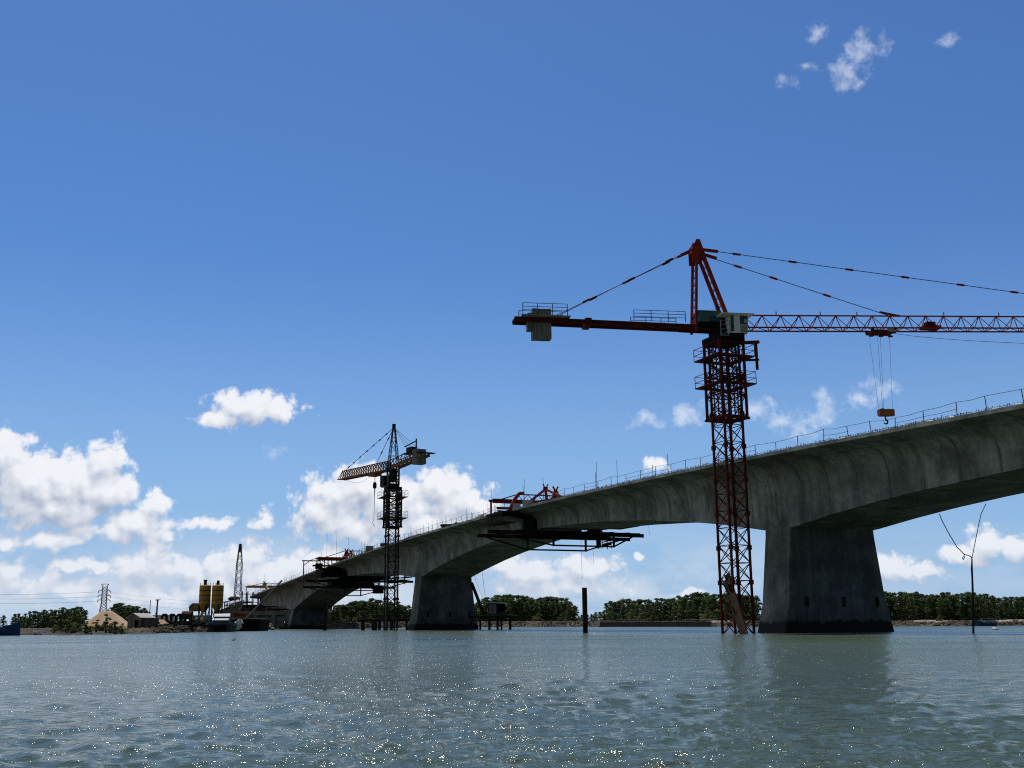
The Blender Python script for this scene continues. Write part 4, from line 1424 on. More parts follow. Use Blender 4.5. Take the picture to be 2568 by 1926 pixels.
    for (t, y, z, a, b, c) in o.get('panels', ()):
        part('cover_sheet', MB().box((t, y, z), (a, b, c)), WHITE, root)
    return root


traveller(57.8, RED, 'red form traveller with white sheets on the tip of the largest bridge section', dict(
    fy=4.4, zb=1.65, hb=0.62, tl=-5.2, zt=2.9, zt2=2.75, trt=(-1.2, 7.2), aframe=4.6, ah=1.9, arms=(-1.6,), post=-1.9,
    plat=-3.2, gang=-0.45, cage=-1.9, soff=-3.0,
    rods=((-5.4, 4.4, 2, 3.7), (-0.2, 4.2, 2, 5.1), (-0.6, 3.6, 1.6, 4.0), (2.9, 4.2, 1.6, 5.4), (2.9, -13.0, 0.2, 5.4), (3.4, -18.0, 0.2, 5.0), (-3.4, 4.2, 0.8, 2.2)),
    under=((3.4, -3.55, -8.0, 17.0, -5.4, -0.1, 9.4), (-0.6, -3.3, -8.0, 17.1, -5.0, 2.2, 12.0)),
    stair=10.9, drops=((8.6, 3.4, -3.6, -9.6), (10.6, 3.4, -5.2, -7.4), (16.0, -4.0, -2.0, -3.4)),
    panels=((-0.1, 2.9, 0.95, 1.9, 0.1, 1.7), (-2.0, 2.9, 0.55, 1.2, 0.1, 1.3))))

traveller(166.5, RED, 'dark red form traveller above heavy black falsework on the middle bridge section', dict(
    fy=5.2, zb=1.75, hb=0.85, tl=-5.6, zt=2.9, zt2=3.75, trt=(1.0, 6.0), aframe=1.0, ah=2.0, post=-4.0,
    plat=-3.2, gang=-1.0, cage=-2.6, soff=-2.5, post_paint=RUST, outrigger=(-8.9, -4.2),
    rods=((-3.6, 5.0, 2.0, 7.6), (-1.4, 4.6, 2.0, 7.2), (1.5, 4.8, 2.0, 7.0), (0.2, -12, 0.2, 4.6), (1.8, -9.0, 0.2, 4.8), (2.6, -16.0, 0.2, 4.2), (-5.0, 4.5, 1.5, 3.2)),
    bulk=((-2.2, 3.0, -1.6, 3.4, 4.5, 1.9), (-1.0, 2.5, -4.0, 4.6, 5.0, 1.2), (-4.6, 4.2, -1.9, 1.7, 2.2, 0.9), (3.5, 2.5, -4.4, 7.0, 4.4, 0.8), (0.8, 0.6, -3.0, 3.2, 2.4, 2.6), (-5.4, 5.0, 0.0, 1.5, 1.5, 1.3), (8.8, 3.5, -5.4, 2.2, 2.0, 1.9)),
    under=((2.4, -5.0, -9.6, 12.5, -6.9, 0.3, 4.2), (5.5, -3.45, -8.2, 18.2, -5.6, 2.0, 9.5)),
    stair=8.2, drops=((7.0, 2.4, -5.0, -9.0), (9.6, 3.4, -5.2, -8.2))))

traveller(273.3, YELLOW, 'yellow form traveller with open scaffold on the smallest bridge section', dict(
    fy=3.6, zb=3.15, hb=0.75, tl=-4.4, zt=3.6, zt2=4.3, trt=(0.4, 8.6), aframe=0.9, ah=1.4, truss_paint=STEEL, post=-3.2,
    plat=-2.9, gang=-1.9, cage=-4.0, soff=-2.6, fm=(0.06, 1.6),
    rods=((-1.4, 3.4, 3.3, 7.2), (1.0, 3.2, 3.3, 7.3), (6.4, -6.0, 0.3, 7.4), (4.1, 0.5, 2.0, 5.4)),
    under=((3.2, -3.0, -6.0, 14.0, -4.0, 1.0, 8.0), (0.4, -3.1, -6.0, 14.0, -4.2, 1.0, 8.0))))

# open scaffold bay in front of the yellow traveller
sc = MB()
for k in range(5):
    t = -6.2 + 1.75 * k
    sc.beam((t, 0, -5.2), (t, 0, 1.9 - (k > 1) * 0.2), 0.28)
    sc.beam((t, 2.0, -5.2), (t, 2.0, 1.6), 0.2)
for z in (-4.9, -3.3, -1.6, 1.0):
    sc.beam((-7.0, 0, z), (1.6, 0, z), 0.2)
    sc.beam((-7.0, 2, z), (1.6, 2, z), 0.14)
for k in range(4):
    t = -6.2 + 1.75 * k
    sc.beam((t, 0, -1.6), (t + 1.75, 0, 1.0), 0.08).beam((t, 0, -4.9), (t + 1.75, 0, -1.6), 0.08)
single('scaffold_tower', sc, STEEL, 'dark open scaffold frame below the yellow beam at the bridge tip', 'scaffold', tuple(bw(0.4, 277.2, 10.3)), TH)

# long inclined pipe leaning from the barge on to the smallest section
P0, P1 = at(614, 1554, 222), at(706, 1457, 268)
single('inclined_pipe', MB().tube([Vector((0, 0, 0)), Vector(P1) - Vector(P0)], 0.2, 8), DARKWOOD, 'long dark pipe sloping from the black barge up across the bridge side', 'pipe', tuple(P0))


# ------------------------------------------------------------------ goods lying on the deck
def on_deck(name, mb, mt, label, cat, t, s, rz=0.0, group=None):
    return single(name, mb, mt, label, cat, tuple(bw(t, s, edge_z(s) + 0.27)), TH + rz, group)


skip = MB().loft([[(-0.6, -0.5, 0.15), (0.6, -0.5, 0.15), (0.6, 0.5, 0.15), (-0.6, 0.5, 0.15)], [(-1.05, -0.6, 0.8), (0.9, -0.6, 0.9), (0.9, 0.6, 0.9), (-1.05, 0.6, 0.8)]]).beam((-0.5, -0.4, 0), (-0.5, -0.4, 0.2), 0.12).beam((0.5, -0.4, 0), (0.5, -0.4, 0.2), 0.12)
on_deck('rubble_skip', skip, BLACKS, 'dark tapered skip tipping at the deck edge right of the dark crane', 'skip', -2.6, 89.5)
heap = MB()
for i in range(14):
    heap.lump((random.uniform(-2.6, 2.6), random.uniform(-.5, .5), random.uniform(0.05, 0.4)), (0.5, 0.4, 0.28), 6, i)
on_deck('debris_heap', heap, STEEL, 'dark heap of scrap beside the tapered skip on deck', 'debris', -2.8, 85.2, math.pi / 2)
heap = MB()
for i in range(16):
    heap.lump((random.uniform(-4, 4), random.uniform(-.4, .4), random.uniform(0.05, 0.3)), (0.6, 0.4, 0.25), 6, i + 50)
on_deck('debris_heap', heap, DARKWOOD, 'low dark heap of timber on the deck just right of the dark crane', 'debris', -3.0, 105.5, math.pi / 2)
bx = MB()
bx.box((0, 0, 0.8), (1.3, 1.4, 1.5)).box((0, 0, 1.58), (1.45, 1.55, 0.08))
for k in range(5):
    bx.box((-0.66, -0.6 + 0.3 * k, 0.8), (0.06, 0.06, 1.4))
on_deck('site_box', bx, CWT, 'grey upright box standing on the deck left of the dark crane', 'box', -2.2, 139.0)
dr = MB().lathe((0, 0, 0.5), [(0.55, -.1), (0.8, 0.1), (0.82, 0.5), (0.7, 0.6)], 14).box((0, 0, 0.22), (1.0, 1.0, 0.44)).beam((0.8, 0, 0.6), (1.5, 0, 1.2), 0.1)
on_deck('water_drum', dr, STEEL, 'dark round drum on the deck beside the upright grey box', 'drum', -2.4, 127.5)
tp = MB().lump((0, 0, 0.35), (1.5, 0.8, 0.45), 9, 4).lump((1.5, 0.2, 0.25), (1.0, 0.6, 0.3), 8, 5)
on_deck('white_tarp', tp, WHITE, 'white crumpled tarp on the middle section beside the red traveller', 'tarp', -3.1, 71.0, math.pi / 2)
pk = MB()
for k in range(2):
    pk.box((0, 0.0 + k * 0.06, 0.05 + k * 0.07), (8.5 - k * 0.3, 0.4, 0.06), 0.01 * k)
on_deck('plank_stack', pk, WHITE, 'long pale plank stack lying along the deck edge below the crane hook', 'planks', -3.45, -18.5, math.pi / 2)
pk = MB()
for k in range(3):
    pk.box((k * 0.8, 0, 0.10 + k * 0.09), (7.0, 0.9, 0.08), 0.03 * k)
on_deck('formwork_stack', pk, WOOD, 'brown stack of formwork boards on the deck behind the pale planks', 'boards', -2.3, -22.0, math.pi / 2)

# bags and lumps of mortar along the edge of the nearest section
for i, (s, n) in enumerate(((-13.0, 0), (-22.8, 1), (-24.9, 2), (-29.0, 3), (-31.0, 4), (-33.4, 5))):
    on_deck('mortar_lump', MB().lump((0, 0, 0.02), (0.16, 0.42, 0.10), 7, n), WHITE, 'small pale mortar lumps stuck along the near deck edge', 'mortar', -4.0, s, 0, 'mortar lumps on the deck edge')


# ------------------------------------------------------------------ in the river: piles, leaning beam, bamboo pole and lines
def pile(px, py, Y, w, ptop, label, mt=STEEL):
    b, t_ = at(px, py, Y), at(px, ptop, Y)
    mb = MB()
    H = float(t_[2])
    for z0, z1, ww in ((-3.0, H, w),):
        mb.beam((-ww / 2 + .03, 0, z0), (-ww / 2 + .03, 0, z1), 0.06, ww * 0.9, (0, 1, 0))
        mb.beam((ww / 2 - .03, 0, z0), (ww / 2 - .03, 0, z1), 0.06, ww * 0.9, (0, 1, 0))
        mb.box((0, 0, (z0 + z1) / 2), (ww - 0.13, 0.08, z1 - z0))
        mb.box((0, -ww * 0.38, (z0 + z1) / 2 - 0.02), (ww - 0.13, 0.05, z1 - z0 - 0.04))
    return single('steel_pile', mb, mt, label, 'pile', (float(b[0]), Y, 0.0), 0.12)


pile(1468, 1586, 118, 0.47, 1473.5, 'lone dark steel pile standing upright in open water mid river')
pile(814.5, 1584, 212, 0.62, 1510, 'dark steel pile in the water in front of the farthest pier')

a, b = at(1869, 1592.5, 94.6), at(1823.5, 1441, 100.2)
mb = MB().ibeam(Vector((0.0, 0, 0)) - (Vector(b) - Vector(a)) * 0.25, Vector(b) - Vector(a), 0.5, 0.5, 0.07, up=(0.9, -0.35, 0.3))
lb = single('steel_beam', mb, material('brown_rust', (0.055, 0.034, 0.022), (0.024, 0.016, 0.012), 0.9, 0, 1.2, spec=0.1), 'rusty steel beam leaning against the red crane mast from the water', 'beam', tuple(a))
a, b = at(1864, 1592, 96.6), at(1819.5, 1455, 101.0)
mb = MB().ibeam(Vector((0.0, 0, 0)) - (Vector(b) - Vector(a)) * 0.25, Vector(b) - Vector(a), 0.5, 0.5, 0.07, up=(0.9, -0.35, 0.3))
single('steel_beam', mb, STEEL, 'darker steel beam half hidden behind the rusty leaning beam', 'beam', tuple(a))

PY = 88.0
o = at(2441, 1588, PY)
O = Vector((float(o[0]), PY, 0.0))
pts = [Vector(at(x, y, PY)) - O for x, y in ((2441, 1600), (2440.5, 1540), (2439.5, 1490), (2438.5, 1452), (2437, 1425), (2437.5, 1401))]
pole = single('bamboo_pole', MB().tube(pts, [0.085, 0.08, 0.085, 0.075, 0.08, 0.045], 7), DARKWOOD, 'dark crooked pole standing in the water at right, tied to ropes', 'pole', tuple(O))


def rope_to_bridge(pix, end_pix, label, r=0.03, extra=()):
    """slack line from the pole up to the underside of the girder"""
    s_, z_ = end_pix
    last = bw(10.0, s_, z_)
    first = Vector(at(*pix[0], PY))
    # image polyline, distance running evenly from the pole to the bridge
    n = len(pix)
    pts = [Vector(at(x, y, PY + (last.y - PY) * i / n)) for i, (x, y) in enumerate(pix)] + [last]
    mb = MB().tube([p - first for p in pts], r, 5)
    for e in extra:
        mb.tube([Vector(at(x, y, PY + 0.4)) - first for x, y in e], r, 5)
    return single('mooring_rope', mb, ROPE, label, 'rope', tuple(first))


rope_to_bridge([(2437.5, 1401), (2434, 1395), (2418, 1390), (2400, 1372), (2378, 1335), (2362, 1305)], (-8.76, 10.77), 'dark slack rope with a knotted loop from pole to the bridge underside', 0.04, [[(2419, 1391), (2414, 1399), (2415, 1404), (2420, 1395)]])
rope_to_bridge([(2437.5, 1401), (2445, 1362), (2454, 1318), (2460, 1290)], (-14.2, 11.14), 'thin grey rope rising steeply from pole to the bridge underside', 0.032)
# hanging lines at the middle pier
for i, (p, q, lab) in enumerate((((1188, 1441), (1213, 1500), 'thin line nearest the middle pier, hanging from the girder to the jetty'), ((1209, 1431), (1219, 1510), 'thin outer line hanging from the middle girder to the jetty hut'))):
    a, b = Vector(at(*p, 207)), Vector(at(*q, 205))
    single('hanging_line', MB().tube([Vector((0, 0, 0)), (b - a) * 0.5 + Vector((0, 0, -0.4)), b - a], 0.03, 4), CABLE, lab, 'cable', tuple(a))
a, b = at(1183, 1462, 206), at(1217, 1551, 203)
single('chute_pipe', MB().tube([Vector((0, 0, 0)), Vector(b) - Vector(a)], 0.3, 8), STEEL, 'dark sloping pipe beside the middle pier going down to the jetty', 'pipe', tuple(a))


# ------------------------------------------------------------------ jetties beside the middle pier
def jetty(cx, Y, w, dep, ztop, legs, label, hut=False, hand=False):
    root = thing('timber_jetty', label, 'jetty', (cx, Y, WL), 0.02, None)
    rr = random.Random(int(w * 10))
    mb = MB()
    n = int(w / 0.3)
    for k in range(n):
        x = -w / 2 + w * (k + 0.5) / n
        mb.box((x, 0, ztop - 0.05 + rr.uniform(-.05, .08) + 0.10 * math.sin(x * 0.9)), (0.25, dep * rr.uniform(0.9, 1.1), 0.09), rr.uniform(-.06, .06))
    part('deck', mb, WOOD, root)
    mb = MB().beam((-w / 2, -dep / 2 + 0.2, ztop - 0.32), (w / 2, -dep / 2 + 0.2, ztop - 0.32), 0.25, 0.42).beam((-w / 2, dep / 2 - 0.2, ztop - 0.32), (w / 2, dep / 2 - 0.2, ztop - 0.32), 0.25, 0.42)
    part('bearer', mb, DARKWOOD, root)
    for (x, ww) in legs:
        for y in (-dep / 2 + 0.3, dep / 2 - 0.3):
            part('pile', MB().beam((x, y, -3), (x + rr.uniform(-.06, .06), y, ztop - 0.2), ww), DARKWOOD, root)
    if hand:
        mb = MB()
        for k in range(6):
            x = -w / 2 + w * k / 5
            mb.beam((x, dep / 2, ztop), (x, dep / 2, ztop + 1.6 + rr.uniform(-.1, .2)), 0.09)
        for z in (0.9, 1.55):
            mb.beam((-w / 2, dep / 2, ztop + z), (0, dep / 2, ztop + z - 0.12), 0.08).beam((0, dep / 2, ztop + z - 0.12), (w / 2, dep / 2, ztop + z + 0.1), 0.08)
        part('handrail', mb, WOOD, root)
    return root


j1 = at(998, 1580, 212)
jetty(-22.3, 213, 15.5, 2.4, 2.15, [(-6.8, .45), (-4.6, .75), (-3.6, .3), (-2.5, .35), (-1.3, .35), (1.6, .3), (4.4, .3), (6.9, .4)], 'low timber jetty on dark piles behind the dark tower crane', hand=True)
jetty(-3.6, 203, 9.2, 2.6, 2.6, [(-4.2, .34), (-2.6, .34), (-0.9, .42), (0.6, .42), (1.35, .36), (2.9, .46)], 'timber jetty on piles beside the middle pier, carrying a small hut', hand=False)
hb = at(1245, 1553, 203)
hut = thing('jetty_hut', 'small ramshackle hut with pale sagging roof on the timber jetty', 'hut', (float(hb[0]) + 0.05, 203, WL + 2.66), 0.03)
mb = MB()
for x in (-1.5, 1.5):
    for y in (-0.9, 0.9):
        mb.beam((x, y, -0.4), (x, y, 2.0), 0.1)
part('post', mb, DARKWOOD, hut)
part('cladding', MB().box((-0.75, -0.93, 1.0), (1.4, 0.05, 1.8)).box((-1.55, 0, 1.0), (0.05, 1.8, 1.8)), material('patched_cladding', (0.32, 0.31, 0.30), (0.10, 0.11, 0.13), 0.9, 0, 1.6, (2.5, 1, 1)), hut)
part('back_wall', MB().box((0.2, 0.93, 1.0), (2.6, 0.05, 1.9)), BLACKS, hut)
mb = MB()
mb.loft([[(-1.9, -1.3, 2.12), (-0.6, -1.3, 2.2), (0.6, -1.3, 2.1), (1.9, -1.3, 1.98)], [(-1.9, 1.3, 2.2), (-0.6, 1.3, 2.34), (0.6, 1.3, 2.26), (1.9, 1.3, 2.1)]], cap=False, closed=False)
mb.loft([[(-1.9, -1.3, 2.04), (-0.6, -1.3, 2.12), (0.6, -1.3, 2.02), (1.9, -1.3, 1.90)], [(-1.9, 1.3, 2.12), (-0.6, 1.3, 2.26), (0.6, 1.3, 2.18), (1.9, 1.3, 2.02)]], cap=False, closed=False)
mb.beam((-1.9, -1.3, 2.08), (-0.6, -1.3, 2.16), 0.03, 0.1).beam((-0.6, -1.3, 2.16), (0.6, -1.3, 2.06), 0.03, 0.1).beam((0.6, -1.3, 2.06), (1.9, -1.3, 1.94), 0.03, 0.1)
part('roof', mb, TIN, hut)
part('rail', MB().beam((0.2, -0.95, 0.3), (1.9, -0.95, 0.32), 0.07).beam((0.9, -0.95, 0.3), (0.2, -0.95, -0.6), 0.06), WOOD, hut)


# ------------------------------------------------------------------ boats
def hull(L, B, H, sheer=0.5, n=9, keel=0.5):
    mb = MB()
    rings = []
    for i in range(n):
        f = i / (n - 1)
        x = -L / 2 + L * f
        w = B / 2 * (0.72 + 0.28 * math.sin(f * math.pi * 0.55 + 0.6)) * (1 - max(0, f - 0.62) ** 2 * 6.0)
        w = max(w, 0.06)
        top = H + sheer * max(0, f - 0.35) ** 2 * 2.2 + 0.12 * (1 - f)
        rings.append([(x, -w, top), (x, -w * 0.86, 0.25), (x, -w * 0.3, -keel), (x, w * 0.3, -keel), (x, w * 0.86, 0.25), (x, w, top), (x, w * 0.9, top - 0.12), (x, -w * 0.9, top - 0.12)])
    return mb.loft(rings)


def small_boat(label, loc, rz, L, sc, cover=True):
    root = thing('fishing_boat', label, 'boat', loc, rz, 'blue fishing boats')
    hl = part('hull', hull(L, L * 0.27, 0.95 * sc, 0.8), BLUE, root)
    part('rub_rail', MB().beam((-L * .48, -L * .125, 0.92 * sc), (L * .2, -L * .128, 1.0 * sc), 0.07).beam((-L * .48, L * .125, 0.92 * sc), (L * .2, L * .128, 1.0 * sc), 0.07), CYAN, hl)
    cb = part('cabin', MB().loft([[(-L * .34, -L * .09, .8 * sc), (L * .06, -L * .09, .8 * sc), (L * .06, L * .09, .8 * sc), (-L * .34, L * .09, .8 * sc)], [(-L * .34, -L * .085, 1.75 * sc), (0.0, -L * .085, 1.7 * sc), (0.0, L * .085, 1.7 * sc), (-L * .34, L * .085, 1.75 * sc)]]), CYAN, root)
    part('window', MB().box((-L * .2, -L * .0925, 1.4 * sc), (L * .08, 0.03, 0.4 * sc)), GLASS, cb)
    part('window', MB().box((-L * .07, -L * .0925, 1.4 * sc), (L * .07, 0.03, 0.4 * sc)), GLASS, cb)
    if cover:
        mb = MB()
        for x in (-L * .45, -L * .18, L * .12):
            for y in (-L * .1, L * .1):
                mb.beam((x, y, 0.8 * sc), (x, y, 2.25 * sc), 0.06)
        part('awning_frame', mb, GALV, root)
        part('awning', MB().box((-L * .16, 0, 2.28 * sc), (L * .64, L * .24, 0.07)), material('awning_cloth', (0.35, 0.36, 0.36), (0.25, 0.25, 0.25)), root)
    return root


b = at(2471, 1571, 196)
small_boat('small blue boat with a flat awning moored by the right-hand bank', (float(b[0]), 196, WL), math.pi - 0.1, 3.7, 0.55)
b = at(-8, 1594, 143)
small_boat('dark blue boat cut by the picture edge, moored at the left bank', (float(b[0]) - 0.2, 143, WL), 0.15, 6.0, 1.0)
b = at(2495, 1583.5, 120)
single('floating_buoy', MB().lathe((0, 0, 0), [(0.1, -0.1), (0.28, 0.0), (0.3, 0.12), (0.12, 0.26)], 10).lump((0.3, 0, 0.06), (0.2, 0.15, 0.1), 7, 2), WHITE, 'white float drifting on the water below the small blue boat', 'float', (float(b[0]), 120, WL))
b = at(1510, 1573, 288)
single('drift_log', MB().tube([(-0.9, 0, 0.05), (0, 0.1, 0.2), (0.8, 0, 0.12)], [0.1, 0.2, 0.12], 7), DARKWOOD, 'small dark drift log on the water near the far bank', 'log', (float(b[0]), 288, WL))
b = at(586, 1604, 78)
bird = MB().lump((0, 0, 0.06), (0.13, 0.09, 0.09), 9, 3, 0.08).lump((0.09, 0, 0.16), (0.06, 0.05, 0.06), 8, 4, 0.05)
single('floating_buoy', bird, WHITE, 'lone small white float on the open water at left', 'float', (float(b[0]), 78, WL))

# tug moored in front of the silos
tx = at(555, 1586, 196)
tug = thing('workboat', 'black and blue workboat with white wheelhouse moored below the yellow silos', 'boat', (float(tx[0]), 196, WL), R_(-77))
mb = MB()
rings = []
for i in range(9):
    f = i / 8
    x = -7.5 + 15 * f
    w = 2.45 * (1 - max(0, f - 0.55) ** 2 * 2.6)
    top = 1.25 + 0.95 * max(0, f - 0.2) ** 1.5
    rings.append([(x, -w, top), (x, -w * .9, 0.1), (x, -w * .5, -0.8), (x, w * .5, -0.8), (x, w * .9, 0.1), (x, w, top), (x, w * .9, top - 0.15), (x, -w * .9, top - 0.15)])
mb.loft(rings)
hl = part('hull', mb, NAVY, tug, smooth=False)
mb = MB()
for sg in (-1, 1):
    for i in range(8):
        p, q = rings[i], rings[i + 1]
        k = 0 if sg < 0 else 5
        mb.beam(Vector(p[k]) + Vector((0, sg * .03, -0.35)), Vector(q[k]) + Vector((0, sg * .03, -0.35)), 0.08, 0.55)
mb.beam(Vector(rings[8][0]) + Vector((0.05, 0, -0.4)), Vector(rings[8][5]) + Vector((0.05, 0, -0.4)), 0.08, 0.6)
part('stripe', mb, material('teal_stripe', (0.06, 0.11, 0.13), (0.04, 0.07, 0.09)), hl)
part('gunwale', MB().beam(rings[8][0], rings[8][5], 0.2, 0.14).beam(rings[0][0], rings[8][0], 0.16, 0.12).beam(rings[0][5], rings[8][5], 0.16, 0.12), WHITE, hl)
wh = part('wheelhouse', MB().box((-2.0, 0, 1.75), (3.0, 2.5, 1.8)), NAVY, tug)
part('window', MB().box((-0.48, 0.05, 2.25), (0.04, 2.1, 0.6)), material('green_glass', (0.05, 0.13, 0.11), (0.03, 0.09, 0.08), 0.2), wh)
part('wheelhouse_roof', MB().loft([[(-3.9, -1.55, 2.7), (-0.2, -1.45, 2.6), (-0.2, 1.35, 2.6), (-3.9, 1.35, 2.7)], [(-3.9, -1.5, 3.15), (-0.4, -1.4, 2.8), (-0.4, 1.3, 2.8), (-3.9, 1.3, 3.2)]]), WHITE, wh)
part('deck_cover', MB().loft([[(1.0, -1.4, 1.6), (5.2, -1.1, 1.95), (5.2, 1.1, 1.95), (1.0, 1.4, 1.6)], [(1.0, -1.3, 2.3), (4.9, -1.0, 2.05), (4.9, 1.0, 2.05), (1.0, 1.3, 2.3)]]), material('pale_tarp', (0.62, 0.63, 0.70), (0.50, 0.51, 0.58)), tug)
mb = MB()
for y in (-1.7, 1.7):
    for x in (0.5, 3.0):
        mb.tube([(x, y + 0.2 * math.cos(a), 1.5 + 0.45 * math.sin(a)) for a in np.linspace(0, 2 * math.pi, 10)], 0.12, 6)
part('tyre_fender', mb, BLACKS, tug)

# black barge with the crane's counterpart beside it
bx_ = at(624, 1584, 214)
bg = thing('barge', 'black box barge moored between the workboat and the farthest pier', 'barge', (float(bx_[0]), 214, WL), 0.05)
part('hull', MB().loft([[(-2.6, -4, -0.6), (2.6, -4, -0.6), (2.6, 6, -0.6), (-2.6, 6, -0.6)], [(-2.9, -4.6, 2.0), (2.9, -4.6, 2.15), (2.9, 6.4, 2.15), (-2.9, 6.4, 2.0)]]), BLACKS, bg)
mb = MB()
for i in range(10):
    mb.lump((random.uniform(-2.5, 2.4), random.uniform(-4, -2), 2.15), (0.5, 0.5, 0.3), 6, i)
part('deck_cargo', mb, STEEL, bg)
mb = MB().lump((0, 0, 0.6), (0.9, 0.7, 0.9), 9, 9, 0.4).lump((0.6, -0.3, 1.3), (0.6, 0.5, 0.6), 9, 8, 0.4)
q = at(594, 1576, 207)
single('plastic_sheet', mb, WHITE, 'white crumpled plastic sheet between the workboat and the black barge', 'sheet', (float(q[0]), 207, WL + 0.4))


# ------------------------------------------------------------------ batching yard on the left bank
def gz(px, Y):
    k = (px - CXP) / FPX / math.cos(PITCH)
    return float(bank_z(k, Y - shore_y(k)))


def site(px, Y):
    return float(at(px, 1575, Y)[0]), Y, gz(px, Y)


def silo(px, label, top_tilt):
    x, y, z = site(px, 222)
    root = thing('cement_silo', label, 'silo', (x, y, z), 0.0, 'cement silos')
    zt = float(at(px, 1469, 222)[2]) - z
    zc = float(at(px, 1517, 222)[2]) - z
    zb = float(at(px, 1536, 222)[2]) - z
    r = 1.14
    part('shell', MB().lathe((0, 0, 0), [(0.28, zb), (r, zc), (r, zt), (r * .96, zt + 0.05), (0.2, zt + 0.25)], 28), YELLOW, root, smooth=False)
    for k in range(4):
        z_ = zc + (zt - zc) * (k / 4 + 0.0)
        part('band', MB().lathe((0, 0, z_), [(r + .003, -0.05), (r + .03, -0.05), (r + .03, 0.05), (r + .003, 0.05)], 28), STEEL, root)
    part('dust_filter', MB().lathe((-0.05, 0, zt + 0.2), [(0.30, 0), (0.31, 0.75), (0.40, 0.85), (0.38, 1.0)], 12) if not top_tilt else MB().tube([(-0.1, 0, zt + 0.2), (0.05, 0, zt + 1.05)], [0.33, 0.28], 10), STEEL, root)
    mb = MB()
    for k in range(8):
        a = k * math.pi / 4
        mb.beam((r * .93 * math.cos(a), r * .93 * math.sin(a), zt + 0.05), (r * .93 * math.cos(a), r * .93 * math.sin(a), zt + 0.6), 0.05)
    part('top_rail', mb, GALV, root)
    for k in range(4):
        a = k * math.pi / 2 + 0.6
        part('leg', MB().beam((r * .92 * math.cos(a), r * .92 * math.sin(a), -0.5), (r * .92 * math.cos(a), r * .92 * math.sin(a), zc + 0.1), 0.24), STEEL, root)
    mb = MB()
    for k in range(4):
        a, b_ = k * math.pi / 2 + 0.6, (k + 1) * math.pi / 2 + 0.6
        mb.beam((r * .9 * math.cos(a), r * .9 * math.sin(a), 0.8), (r * .9 * math.cos(b_), r * .9 * math.sin(b_), 2.9), 0.1)
    part('brace', mb, STEEL, root)
    return root


silo(509.5, 'yellow cement silo with round capped filter, on the side of the sand pile', False)
silo(541.5, 'yellow cement silo with tilted filter stub, on the side of the bridge', True)

x, y, z = site(488, 224)
hop = thing('aggregate_hopper', 'rusty yellow hopper box attached beside the yellow silos', 'hopper', (x, y, z))
zt = float(at(490, 1513, 224)[2]) - z
part('bin', MB().loft([[(-1.0, -1, zt - 1.6), (1.2, -1, zt - 1.6), (1.2, 1, zt - 1.6), (-1.0, 1, zt - 1.6)], [(-1.15, -1, zt - 0.7), (1.2, -1, zt - 0.7), (1.2, 1, zt - 0.7), (-1.15, 1, zt - 0.7)], [(-0.5, -1, zt), (1.2, -1, zt), (1.2, 1, zt), (-0.5, 1, zt)]]), material('rusty_yellow', (0.36, 0.20, 0.04), (0.15, 0.085, 0.03), 0.8, 0, 0.9), hop)
for sx in (-0.9, 1.0):
    for sy in (-0.9, 0.9):
        part('leg', MB().beam((sx, sy, -0.5), (sx, sy, zt - 1.55), 0.16), STEEL, hop)
x, y, z = site(468, 221)
tank = thing('fuel_tank', 'dark rusty drum tank on a stand left of the hopper', 'tank', (x, y, z))
zt = float(at(468, 1532, 221)[2]) - z
part('drum', MB().loft([[(X_, 0.9 * math.cos(a), zt - 0.85 + 0.85 * math.sin(a)) for a in np.linspace(0, 2 * math.pi, 15)[:-1]] for X_ in (-0.95, 0.95)]), material('rust_drum', (0.11, 0.05, 0.025), (0.05, 0.025, 0.018), 0.85), tank)
for sx in (-0.7, 0.7):
    part('stand', MB().beam((sx, -0.6, -0.5), (sx, -0.5, zt - 1.4), 0.14).beam((sx, 0.6, -0.5), (sx, 0.5, zt - 1.4), 0.14), STEEL, tank)
x, y, z = site(505, 219)
frame = thing('control_hut', 'grey site cabin below the silos, half hidden by clutter', 'cabin', (x, y, z))
part('walls', MB().box((0, 0, 0.9), (3.2, 2, 1.9)), CWT, frame)
part('window', MB().box((-0.8, -1.012, 1.25), (0.6, 0.03, 0.6)), WHITE, frame)
part('window', MB().box((0.3, -1.012, 1.25), (0.6, 0.03, 0.6)), WHITE, frame)

# row of low bins and walls in front of the white wall
x, y, z = site(440, 210)
binr = thing('aggregate_bin', 'dark row of timber aggregate bins left of the rusty tank', 'bins', (x, y, z))
mb = MB()
for k in range(7):
    mb.box((-2.7 + 0.9 * k, 0, 1.0), (0.35, 0.5, 2.1 + 0.2 * math.sin(k * 2.1)))
mb.box((0, 0.1, 0.55), (5.9, 0.4, 0.9))
part('post', mb, DARKWOOD, binr)
mb = MB()
for k in range(4):
    mb.lathe((-2.2 + 1.45 * k, 0, 1.85), [(0.5, 0), (0.52, 0.45), (0.35, 0.55)], 12)
part('drum', mb, STEEL, binr)
x, y, z = site(412, 236)
single('white_wall', MB().box((0, 0, 1.75), (5.6, 0.3, 1.5)).box((0, 0.02, 0.5), (5.4, 0.25, 1.1)), WHITE, 'bright white site wall behind the low sand heap', 'wall', (x, y, z))


